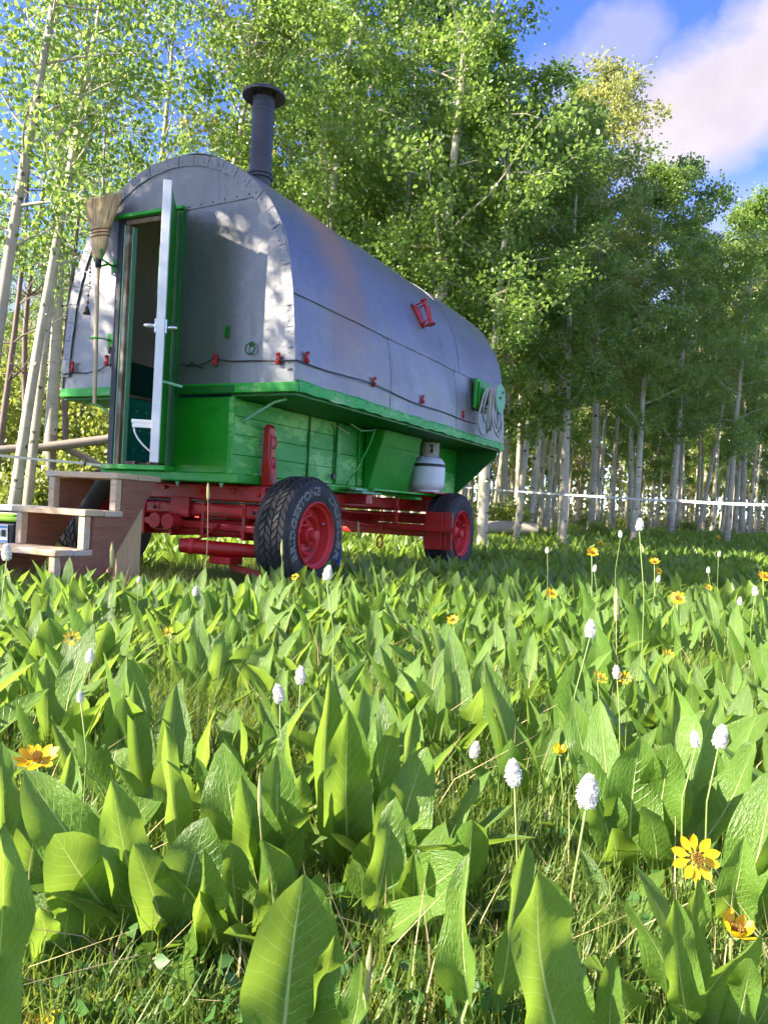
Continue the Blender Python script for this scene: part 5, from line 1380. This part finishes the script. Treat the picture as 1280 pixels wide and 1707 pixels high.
HERO = [
 ((258, 1625), 0.93, [(42, 1284, 240, 1560, 100, 0.0, -15), (185, 1300, 258, 1600, 78, 0.02, 10), (92, 1392, 238, 1600, 118, 0.06, -5), (346, 1362, 285, 1600, 104, 0.0, 12), (222, 1405, 268, 1600, 74, 0.04, 20), (338, 1412, 272, 1610, 46, 0.08, 60), (150, 1340, 250, 1620, 60, -0.05, -30)],
  'large plant at lower left with one wide leaf stretched out sideways', 3),
 ((440, 1540), 1.06, [(372, 1238, 430, 1520, 88, 0.0, -8), (462, 1255, 440, 1530, 84, 0.03, 6), (402, 1290, 436, 1530, 76, 0.05, 22), (275, 1208, 300, 1420, 46, 0.0, 30), (500, 1290, 452, 1520, 70, 0.0, 35), (330, 1262, 420, 1520, 54, -0.06, -30)],
  'plant with upright overlapping leaves left of the middle foreground', 2),
 ((480, 1790), 0.72, [(506, 1456, 466, 1800, 150, 0.04, 6), (556, 1556, 520, 1800, 52, 0.05, 30), (604, 1600, 560, 1800, 44, 0.0, -30)],
  'single very broad leaf rising from the bottom edge of the picture', 0),
 ((600, 1530), 1.12, [(548, 1126, 560, 1480, 54, 0.0, 22), (606, 1146, 590, 1500, 70, 0.0, -12), (580, 1180, 585, 1500, 80, 0.05, 8), (660, 1205, 610, 1500, 62, 0.02, 25), (712, 1245, 625, 1510, 84, 0.0, 20), (618, 1385, 588, 1560, 80, 0.10, 15), (480, 1200, 560, 1420, 46, -0.05, -35), (690, 1180, 640, 1460, 46, -0.1, 35)],
  'tall clump with pointed leaf tips in the centre of the foreground', 3),
 ((640, 1610), 0.98, [(776, 1432, 610, 1560, 100, 0.05, -20), (660, 1330, 610, 1570, 62, 0.0, 30), (730, 1500, 620, 1590, 54, 0.1, -40)],
  'plant with a wide drooping leaf reaching right in the central foreground', 2),
 ((800, 1740), 0.80, [(782, 1422, 796, 1740, 62, 0.0, -25), (876, 1402, 818, 1730, 66, -0.04, 35)],
  'pair of narrow upright leaves at the bottom right of centre', 0),
 ((945, 1800), 0.70, [(892, 1452, 960, 1800, 124, 0.03, 28), (1022, 1588, 1010, 1790, 44, 0.0, -10)],
  'broad folded leaf with a sunlit half at the bottom edge right of centre', 0),
 ((1060, 1500), 1.16, [(1066, 1226, 1050, 1480, 92, 0.02, 10), (1116, 1240, 1080, 1480, 74, 0.05, -8), (972, 1250, 1030, 1470, 60, 0.0, 30), (1000, 1165, 1035, 1440, 64, -0.08, -22), (1122, 1146, 1080, 1420, 56, -0.1, 32), (1196, 1158, 1110, 1430, 58, -0.08, 20), (950, 1160, 1010, 1400, 56, -0.1, 10), (1260, 1236, 1130, 1460, 66, 0.0, -30), (1020, 1380, 1060, 1500, 60, 0.08, 10)],
  'big leafy clump behind the nearest yellow flower at the right', 3),
 ((1240, 1520), 1.0, [(1290, 1282, 1235, 1500, 92, 0.0, -12), (1240, 1395, 1205, 1540, 60, 0.05, 20), (1330, 1340, 1260, 1540, 70, 0.05, 10)],
  'plant with wide leaves cut by the right border', 2),
 ((1160, 1760), 0.78, [(1044, 1498, 1160, 1760, 50, 0.0, -40), (1160, 1462, 1176, 1700, 48, 0.0, 30), (1268, 1556, 1140, 1760, 56, 0.05, 40), (1300, 1640, 1210, 1790, 60, 0.0, 0), (1122, 1492, 1152, 1750, 58, 0.05, 12), (1250, 1600, 1212, 1770, 52, 0.07, -15)],
  'plant with thin curving leaves at the lower right corner', 1),
 ((-10, 1560), 0.66, [(6, 1372, -20, 1640, 84, 0.0, 20), (-30, 1300, -30, 1600, 60, 0.0, 10)],
  'glowing yellow green leaf cut by the left border', 0),
 ((20, 1480), 0.98, [(4, 1236, 0, 1440, 40, 0.0, 30), (60, 1330, 30, 1500, 66, 0.0, 10), (120, 1250, 60, 1450, 40, -0.06, 20), (-30, 1260, 0, 1450, 60, 0, 0)],
  'small clump behind the yellow flower at the left border', 2),
 ((1030, 1760), 0.95, [(985, 1500, 1010, 1690, 46, 0.0, 10), (940, 1540, 980, 1720, 44, 0, 20)],
  'low leaves under the nearest yellow flower', 2),
 ((430, 1620), 0.94, [(386, 1405, 405, 1600, 76, 0.0, -10), (474, 1420, 436, 1600, 70, 0.02, 12), (532, 1452, 455, 1610, 62, 0.03, 30), (352, 1470, 400, 1620, 54, 0.04, -30)],
  'short plant in front of the overlapping upright leaves', 2),
 ((700, 1600), 1.04, [(646, 1312, 680, 1570, 74, 0.0, 12), (742, 1372, 705, 1590, 70, 0.0, -12), (588, 1430, 660, 1600, 66, 0.04, -25), (690, 1420, 690, 1600, 60, 0.08, 5)],
  'plant with upright leaves right of the central clump', 2),
 ((90, 1640), 0.88, [(28, 1452, 70, 1640, 62, 0.0, -20), (120, 1490, 95, 1650, 58, 0.0, 20), (66, 1510, 85, 1660, 48, 0.05, 5)],
  'small plant low in the left corner before the wide sideways leaf', 1),
 ((130, 1215), 2.0, [(82, 1030, 105, 1180, 66, 0.0, -12), (180, 1035, 140, 1180, 54, 0.0, 14), (30, 1075, 85, 1190, 44, 0, -20), (60, 1060, 100, 1200, 50, 0.05, 5), (150, 1000, 130, 1150, 36, -0.1, 25)],
  'leafy clump on the left between the steps and the near plants', 4),
 ((330, 1215), 1.95, [(236, 1105, 300, 1210, 50, 0.0, -25), (420, 1075, 365, 1200, 56, 0.0, 15), (375, 1050, 350, 1200, 44, 0, 30), (290, 1100, 320, 1210, 44, 0.04, 10), (455, 1070, 400, 1180, 44, 0, 0)],
  'clump with a long ribbed leaf left of the paired white flowers', 4),
]
for k, (bp, d, lv, lb, ex) in enumerate(HERO): hero_plant(bp, d, lv, lb, ex + (3 if d < 1.3 and len(lv) > 3 else 0), seed=k)
hero_xy = [tuple(at(*bp, d).xy) for bp, d, _, _, _ in HERO]

# open gaps where only grass grows
GAPS = [(at(350, 1240, 1.75).xy, 0.20), (at(820, 1420, 1.22).xy, 0.20), (at(240, 1190, 1.9).xy, 0.12), (at(1150, 1090, 2.6).xy, 0.22), (at(800, 1160, 2.1).xy, 0.16), (at(850, 1560, 0.95).xy, 0.17), (at(640, 1010, 4.2).xy, 0.22), (at(560, 1100, 2.6).xy, 0.12)]
pts_p = []
cell = {}
def far_enough(x, y, r):
    ci, cj = int(x // 0.3), int(y // 0.3)
    for a in range(ci - 1, ci + 2):
        for b in range(cj - 1, cj + 2):
            for (u, v_) in cell.get((a, b), ()):
                if (u - x) ** 2 + (v_ - y) ** 2 < r * r: return False
    return True
rp = random.Random(21)
for _ in range(60000):
    y = 1.25 + 21 * rp.random() ** 1.6; x = rp.uniform(-0.53, 0.53) * y + rp.uniform(-0.15, 0.15)
    if blocked(x, y, 0.03): continue
    if y > 9.4 + max(0, (x - 1)) * 1.0 + rp.uniform(0, 2.5): continue
    if x < -2.2 and y > 5.2: continue
    if any((x - gx_) ** 2 + (y - gy_) ** 2 < r * r for (gx_, gy_), r in GAPS): continue
    dens = math.sin(x * 2.3 + 1.1 * math.sin(y * 1.7)) + math.cos(y * 1.9 + 0.7 * x)
    if dens < -0.35 and rp.random() < (0.88 if y < 4.5 else 0.5): continue
    if y < 1.5 and any((x - a) ** 2 + (y - b) ** 2 < 0.17 ** 2 for a, b in hero_xy): continue
    r = 0.145 if y < 6 else 0.17
    if not far_enough(x, y, r): continue
    cell.setdefault((int(x // 0.3), int(y // 0.3)), []).append((x, y)); pts_p.append((x, y))
pts_p.sort(key=lambda p: p[1])
near, farp = pts_p[:282], pts_p[282:]
ZONES = {}
for k, (x, y) in enumerate(near):
    u = x / y; lx, ly = to_local(x, y)
    band = next(t_ for lim, t_ in ((1.6, 'right behind the nearest large plants'), (2.1, 'in the near meadow'), (2.7, 'in the nearer middle meadow'), (3.4, 'in the farther middle meadow'), (9, 'in the strip before the wagon')) if y < lim)
    colm = next(t_ for lim, t_ in ((-0.36, 'at the left border'), (-0.22, 'in line with the steps'), (-0.08, 'in line with the front wheel'), (0.06, 'in line with the gas bottle'), (0.2, 'in line with the hose coil'), (0.34, 'in line with the knotty aspen'), (9, 'at the right border')) if u < lim)
    siz = rp.uniform(0.19, 0.285) * (0.92 if y > 3.4 else 1.0)
    lb = '%s broad-leaved plant %s, %s' % ('tall' if siz > 0.235 else 'low', band, colm)
    plant(x, y, rp.randint(8, 12), siz, lb, 'broad-leaved plants %s, %s' % (band, colm), k, rp.uniform(0.6, 1.25))
# the rest of the plants, further than one can tell them apart
lv, lf_, lu = leaf_grid(4, 2, 0.26, 7, 0.18, 0.35, 0.15)
rs = np.random.RandomState(3)
acc_v = []; nl = 0
for (x, y) in farp:
    n = 9 if y < 9 else 7
    fr = (np.arange(n) + 0.5) / n
    th = np.radians(6 + 50 * fr ** 1.3 * rs.uniform(0.6, 1.0)) + rs.normal(0, 0.12, n); ph = np.arange(n) * 2.4 + rs.uniform(-0.5, 0.5, n) + rs.uniform(0, 6)
    L = rs.uniform(0.16, 0.25) * rs.uniform(0.7, 1.1, n); z = float(ground_z(x, y)); ro = rs.normal(0, 0.5, n)
    for k in range(n):
        M = np.array(Matrix.Rotation(ph[k], 3, 'Z') @ Matrix.Rotation(-th[k], 3, 'X') @ Matrix.Rotation(ro[k], 3, 'Z')) * L[k]
        acc_v.append(lv @ M.T + np.array([x - math.sin(ph[k]) * 0.04, y + math.cos(ph[k]) * 0.04, z])); nl += 1
V = np.concatenate(acc_v); Fq = (lf_[None] + (np.arange(nl) * len(lv))[:, None, None]).reshape(-1, 4)
tag(link_mesh('meadow_plants', np_mesh('meadow_plants', V, Fq, 'big_leaf_far', smooth=True)), 'mass of broad-leaved plants in the far meadow before the trees', 'plants', kind='stuff')

# grass
def blades(x, y, h, wdt, rs, lean=0.5):
    n = len(x); z = ground_z(x, y)
    a = rs.uniform(0, 2 * PI, n); d = np.stack([np.cos(a), np.sin(a)], 1); s_ = np.stack([-np.sin(a), np.cos(a)], 1)
    ln = np.abs(rs.normal(0, lean, n)) * h
    b = np.stack([x, y, z - 0.01], 1)
    def P_(fr, side, out, up): 
        r = b.copy(); r[:, :2] += s_ * (side * wdt)[:, None] + d * (ln * out)[:, None]; r[:, 2] += h * up; return r
    o_ = np.ones(n)
    v = np.stack([P_(0, -o_, 0, 0), P_(0, o_, 0, 0), P_(.5, o_ * .8, .3, .55), P_(.5, -o_ * .8, .3, .55), P_(1, 0 * o_, 1.0, .95)], 1).reshape(-1, 3)
    k = np.arange(n)[:, None] * 5
    return v, k
def grass_obj(name, xy, hmin, hmax, w0, w1, mt, label, seed, lean=0.5):
    rs = np.random.RandomState(seed); n = len(xy)
    h = rs.uniform(hmin, hmax, n) * rs.uniform(0.6, 1.0, n) * np.clip(0.35 + 0.35 * xy[:, 1], 0.5, 1.0); wd = rs.uniform(w0, w1, n)
    v, k = blades(xy[:, 0], xy[:, 1], h, wd, rs, lean)
    f = np.concatenate([np.concatenate([k, k + 1, k + 2], 1), np.concatenate([k, k + 2, k + 3], 1), np.concatenate([k + 3, k + 2, k + 4], 1)], 0)
    return tag(link_mesh(name, np_mesh(name, v, f, mt)), label, 'grass', kind='stuff')
rs = np.random.RandomState(8)
def scatter_xy(n, y0, y1, p):
    y = y0 + (y1 - y0) * rs.uniform(0, 1, n) ** p; x = rs.uniform(-0.54, 0.54, n) * (y + 0.1)
    return np.stack([x, y], 1)
def keep_under(xy):
    lx = (xy[:, 0] - WX) * _c - (xy[:, 1] - WY) * _s; ly = (xy[:, 0] - WX) * _s + (xy[:, 1] - WY) * _c
    return xy[~((lx > -0.42) & (lx < 0.08) & (ly > -0.9) & (ly < -0.2))]
xy = keep_under(scatter_xy(170000, 0.62, 9.0, 1.6))
cl_ = np.sin(xy[:, 0] * 9 + 2 * np.sin(xy[:, 1] * 7)) + np.cos(xy[:, 1] * 11 + xy[:, 0] * 4)
xy = xy[(cl_ > -1.0) | (rs.uniform(0, 1, len(xy)) < 0.35)]
grass_obj('grass', xy, 0.05, 0.17, 0.0011, 0.0024, 'grass', 'fine green meadow grass growing between the broad-leaved plants', 1)
xy = scatter_xy(60000, 9.0, 34.0, 1.2)
grass_obj('grass', xy, 0.10, 0.26, 0.004, 0.010, 'grass', 'sunlit grass on the floor of the aspen grove', 2)
# taller pale blades standing in the open gaps and before the steps
pp = []
for (c_, r) in GAPS[:6] + [(toW((0.3, -0.5, 0)).xy, 0.5), (toW((-0.2, -1.25, 0)).xy, 0.5), (toW((-0.9, -1.0, 0)).xy, 0.5)]:
    m_ = int(1500 * (r / 0.2))
    a = rs.uniform(0, 2 * PI, m_); q_ = r * np.sqrt(rs.uniform(0, 1, m_)); pp.append(np.stack([c_[0] + q_ * np.cos(a), c_[1] + q_ * np.sin(a)], 1))
grass_obj('grass', np.concatenate(pp), 0.08, 0.20, 0.0009, 0.0020, 'grass', 'thin pale grass tufts in the gaps between the plants', 3, 0.6)
simple('straw_dry', (0.42, 0.33, 0.17), 0.7, 0, 0.3)
xy = scatter_xy(2600, 0.8, 7.0, 1.5)
grass_obj('dry_grass', xy, 0.10, 0.26, 0.0008, 0.0016, 'straw_dry', 'dry straw-coloured grass stems among the green', 4, 0.9)
# clover-like ground cover close by
xy = scatter_xy(9000, 0.62, 4.0, 1.4)
ctr = np.concatenate([xy, (ground_z(xy[:, 0], xy[:, 1]) + rs.uniform(0.01, 0.06, len(xy)))[:, None]], 1)
v, f = leaf_cloud(ctr, 0.015, rs, 0.0)
tag(link_mesh('ground_cover', np_mesh('ground_cover', v, f, 'clover')), 'small clover leaves carpeting the soil between the plants', 'ground cover', kind='stuff')

# ------------------------------------------------------------------ flowers
def curved_stem(root, top, r, mt, parent, bow=0.015):
    a = Vector(root); b = Vector(top)
    MB().tube([a, a.lerp(b, 0.35) + Vector((bow, 0, 0)), a.lerp(b, 0.7) + Vector((bow, 0.005, 0)), b], [r * 1.2, r, r * 0.9, r * 0.8], 6).build('stem', mt, parent, smooth=True)
rs = np.random.RandomState(14)
hd = MB()
for k in range(150):                                     # bottlebrush head of small florets, about 1 unit tall
    z = (k + 0.5) / 150 + rs.normal() * 0.012; a = k * 2.39996 + rs.normal() * 0.15
    R = 0.27 * math.sin(PI * min(0.97, max(0.05, z * 0.86 + 0.14))) ** 0.6 * (1.05 - 0.22 * z) * rs.uniform(0.85, 1.2)
    c = Vector((R * math.cos(a), R * math.sin(a), z)); out = Vector((math.cos(a), math.sin(a), rs.uniform(0.0, 0.7))).normalized()
    s1 = out.orthogonal().normalized(); s2 = out.cross(s1); e = rs.uniform(0.05, 0.085); tz = rs.uniform(0, 6)
    for j in range(5):
        t = tz + j * 2 * PI / 5; d = s1 * math.cos(t) + s2 * math.sin(t); g = out.cross(d)
        hd.add([c - out * 0.02, c + d * e * 0.6 + g * e * 0.32 + out * 0.05, c + d * e + out * 0.085, c + d * e * 0.6 - g * e * 0.32 + out * 0.05], [(0, 1, 2, 3)])
hd.tube([(0, 0, -0.02), (0, 0, 0.5), (0, 0, 0.95)], [0.14, 0.24, 0.10], 8)
HEAD = hd.mesh('flower_head', 'petal_white')
def white_flower(px, py, hpx, label, base_dx=0.0, real=0.030):
    d = min(real * FPX / hpx, (CAM_H - 0.25) * FPX / max(30.0, py - 849 - 0.0512 * (px - 640)) if py < 1240 else 9.0); real = hpx * d / FPX
    c = at(px, py + hpx * 0.5, d); rt = at(px + base_dx, py, d); gz = float(ground_z(rt[0], rt[1]))
    o = empty('white_flower', (rt[0], rt[1], gz)); tag(o, label, 'flower', 'white bottlebrush flowers in the meadow')
    top = c - Vector((rt[0], rt[1], gz))
    curved_stem((0, 0, -0.01), top, 0.0013, 'stem_green', o, rng.uniform(-0.025, 0.025))
    h_ = link_mesh('flower_head', HEAD, o, top); h_.scale = (real * 0.95, real * 0.95, real); h_.rotation_euler = (rng.uniform(-.2, .2), rng.uniform(-.2, .2), rng.uniform(0, 6))
for a in [
 (977, 1316, 54, 'largest white bottlebrush flower, upright above the folded leaf', 0), (857, 1287, 42, 'white bottlebrush flower on a stout stalk left of the largest one', 30), (789, 1250, 27, 'small white flower beside the sunlit leaves right of centre', -30),
 (983, 1048, 28, 'white flower standing alone on a bare stalk in the right mid meadow', -20), (1028, 1120, 21, 'white flower next to small yellow buds at mid right', 10), (1197, 1227, 37, 'white flower in front of the clump at the right border', 0),
 (1160, 1232, 25, 'white flower partly hidden by a leaf beside the right clump', 5), (501, 1125, 28, 'right one of two white flowers side by side near the centre', -12), (467, 1155, 30, 'left one of two white flowers side by side near the centre', -5),
 (149, 1093, 22, 'white flower on a leaning stalk before the left clump', -45), (135, 1161, 18, 'tiny white flower low in the grass at the left', 5), (544, 955, 24, 'white flower just in front of the front wheel', 0),
 (325, 985, 15, 'white flower in the grass right of the steps', 4), (231, 966, 10, 'small white flower beside the foot of the steps', 2), (1065, 874, 20, 'white flower head showing tallest against the trunks at the right', 3),
 (1034, 890, 11, 'small white flower before the knotty aspen', 2), (1258, 985, 15, 'white flower under the yellow one at the right border', 2), (1232, 1002, 13, 'smaller white flower left of the one at the right border', 2),
 (1122, 995, 13, 'white flower touching a yellow flower in the right meadow', 2), (1197, 923, 9, 'tiny white flower far out in the right meadow', 2), (912, 917, 10, 'tiny white flower right of the rear wheel', 2),
 (990, 947, 11, 'small white flower under the farthest yellow ones', 2), (1180, 950, 10, 'pale white flower in the far right meadow beside tall leaves', 1), (1095, 965, 11, 'white flower between two yellow ones at the right', 1),
 (12, 920, 26, 'fluffy white seed head in front of the bottom step', 5)]:
    white_flower(*a[:4], a[4])
# yellow daisies
pv, pf, pu = leaf_grid(6, 2, 0.50, 42, 0.10, 0.25, 0.0, True)
PETAL = np_mesh('petal', pv * np.array([1.0, 1.0, 1.0]), pf, 'petal_yellow', smooth=True)
DISC = MB().ball((0, 0, 0.004), 0.0075, 10, (1, 1, 0.65)).mesh('disc', 'disc_brown', True)
_fl = MB()
for k in range(46):
    a = k * 2.39996; r = 0.0078 * math.sqrt(k / 46)
    _fl.tube([(r * math.cos(a), r * math.sin(a), 0.006), (r * 1.15 * math.cos(a), r * 1.15 * math.sin(a), 0.0125)], [0.0011, 0.0008], 4)
FLOR = _fl.mesh('florets', 'disc_brown')
SEPAL = np_mesh('sepal', pv * np.array([0.7, 1.0, 0.55]), pf, 'stem_green', smooth=True)
def yellow_flower(px, py, dpx, label, face=0.6, side=0.0, cup=0.15, n=11, base_dx=0.0, real=0.062, stem=True):
    """face: how far it turns from looking up towards the camera; cup: petals closing"""
    d = min(real * FPX / dpx, (CAM_H - 0.25) * FPX / max(30.0, py - 849 - 0.0512 * (px - 640)) if py < 1240 else 9.0); real = dpx * d / FPX
    c = at(px, py, d); rt = at(px + base_dx, py, d + 0.04); gz = float(ground_z(rt[0], rt[1]))
    o = empty('yellow_flower', (rt[0], rt[1], gz)); tag(o, label, 'flower', 'yellow daisy-like flowers in the meadow')
    top = c - Vector((rt[0], rt[1], gz))
    N_ = Vector((side, -face, 1 - face * 0.75)).normalized()
    curved_stem((0, 0, -0.01), top - N_ * 0.006, 0.0024 * min(1.0, real / 0.062), 'stem_green', o, 0.01)
    q_ = N_.to_track_quat('Z', 'Y').to_matrix()
    rd = random.Random(int(px))
    for k in range(n):
        a = 2 * PI * k / n + rd.uniform(-0.12, 0.12)
        L = real * 0.44 * rd.uniform(0.85, 1.08)
        M = q_ @ Matrix.Rotation(a, 3, 'Z') @ Matrix.Rotation(-(PI / 2 - cup + rd.uniform(-0.18, 0.18)), 3, 'X')
        p_ = link_mesh('petal', PETAL, o); p_.rotation_euler = M.to_euler(); p_.scale = (L, L, L)
        p_.location = top + q_ @ Vector((-math.sin(a) * 0.006, math.cos(a) * 0.006, 0.001))
    for k in range(7):
        a = 2 * PI * k / 7; M = q_ @ Matrix.Rotation(a, 3, 'Z') @ Matrix.Rotation(-(PI / 2 - cup * 0.6 + 0.25), 3, 'X')
        p_ = link_mesh('sepal', SEPAL, o); p_.rotation_euler = M.to_euler(); p_.scale = (real * 0.3,) * 3; p_.location = top - N_ * 0.004
    for nm, me in (('disc', DISC), ('florets', FLOR)):
        o2 = link_mesh(nm, me, o, top + N_ * 0.001); o2.rotation_euler = q_.to_euler(); o2.scale = (real / 0.062,) * 3
yellow_flower(1158, 1430, 76, 'open yellow flower facing the camera at the lower right', 0.92, -0.05, 0.10, 10, 0, 0.048)
yellow_flower(62, 1268, 70, 'open yellow flower above the leaves near the left border', 0.35, 0.1, 0.35, 11, 0)
yellow_flower(1222, 1556, 74, 'half closed yellow flower in side view at the lower right corner', 0.25, 0.2, 0.95, 10, -40, 0.044)
yellow_flower(58, 1722, 84, 'yellow flower just cut by the bottom edge at the left', 0.3, 0.0, 0.2, 10, 0, 0.048)
yellow_flower(932, 1256, 32, 'closed green and yellow bud left of the right clump', 0.1, -0.1, 1.25, 8, 0, 0.028)
for px, py, dp, lb in ((986, 922, 22, 'highest yellow flower in the far meadow right of the rear wheel'), (1000, 908, 14, 'small yellow flower right behind the highest one'), (1090, 938, 20, 'yellow flower midway in the far right meadow'), (1096, 952, 14, 'lower of two touching yellow flowers in the far right meadow'),
                       (917, 990, 22, 'yellow flower among tall leaves below the rear wheel'), (1128, 998, 28, 'yellow flower with a white one beside it at the right'), (755, 1035, 20, 'yellow flower beside a pale leaf in the mid meadow'), (1272, 962, 24, 'yellow flower at the right border of the far meadow'),
                       (281, 1056, 18, 'small yellow flower among the leaves on the left'), (120, 1064, 22, 'yellow flower partly behind leaves near the left clump'), (998, 1131, 22, 'left of two yellow buds at mid right'), (1040, 1131, 18, 'right of two yellow buds at mid right'),
                       (1180, 980, 12, 'small orange yellow flower deep among the far right leaves'), (1112, 1092, 18, 'faded orange flower low in the right grass'), (1196, 897, 10, 'tiny yellow flower close to the trees at the right'), (492, 962, 12, 'small yellow flower near the front wheel')):
    yellow_flower(px, py, dp, lb, rng.uniform(0.4, 0.8), rng.uniform(-0.3, 0.3), rng.uniform(0.2, 0.7), 9)
# grass stalks with seed heads
def stalk(px, py, hpx, d, label, wpx, base=(0, 0), mt='seed_head'):
    c = at(px, py, d); b = at(px + base[0], py + hpx + base[1], d); gz = float(ground_z(b[0], b[1]))
    o = empty('grass_stalk', (b[0], b[1], gz)); tag(o, label, 'grass stalk', 'grass stalks with seed heads')
    tp_ = c - Vector((b[0], b[1], gz)); hl = hpx * d / FPX; r = wpx * d / FPX / 2
    ax = Vector((0.05 * (1 if base[0] < 0 else -1), 0, 1)).normalized(); lo = tp_ - ax * hl
    curved_stem((0, 0, -0.01), lo, 0.0010 if d < 2 else 0.0014, 'stem_dry', o, 0.006)
    m = MB(); rd = random.Random(int(px))
    m.tube([lo, lo.lerp(tp_, 0.2), lo.lerp(tp_, 0.7), tp_], [r * 0.4, r * 0.7, r * 0.6, r * 0.15], 7)
    for k in range(70):
        t = rd.random(); q_ = lo.lerp(tp_, t); a = rd.uniform(0, 6.28); out = Vector((math.cos(a), math.sin(a), 0.9)).normalized(); rr = r * (1 - 0.5 * t)
        m.add([q_ + out * rr * 0.3, q_ + out * rr * 1.2 + Vector((0, 0, rr * 0.6)), q_ + out * rr * 0.9 + Vector((rr * .3, rr * .2, 0))], [(0, 1, 2)])
    m.build('seed_head', mt, o)
stalk(347, 805, 28, 3.6, 'tall seed stalk standing before the red front axle', 7)
stalk(433, 1288, 72, 0.95, 'green seed head upright between the plants left of centre', 9)
stalk(618, 1572, 95, 0.72, 'fat fuzzy seed head at the bottom centre', 17, (-20, 0))
stalk(1027, 980, 55, 2.2, 'fuzzy tan seed head in the right mid meadow', 13)
stalk(187, 905, 40, 3.9, 'dry brown seed stalk before the steps', 10)
stalk(470, 900, 26, 3.7, 'short seed stalk in front of the front tyre', 6)
stalk(597, 868, 26, 5.6, 'thin seed stalk beyond the front wheel', 5)
stalk(287, 1030, 55, 2.3, 'tall seed stalk above the leaves on the left', 7)
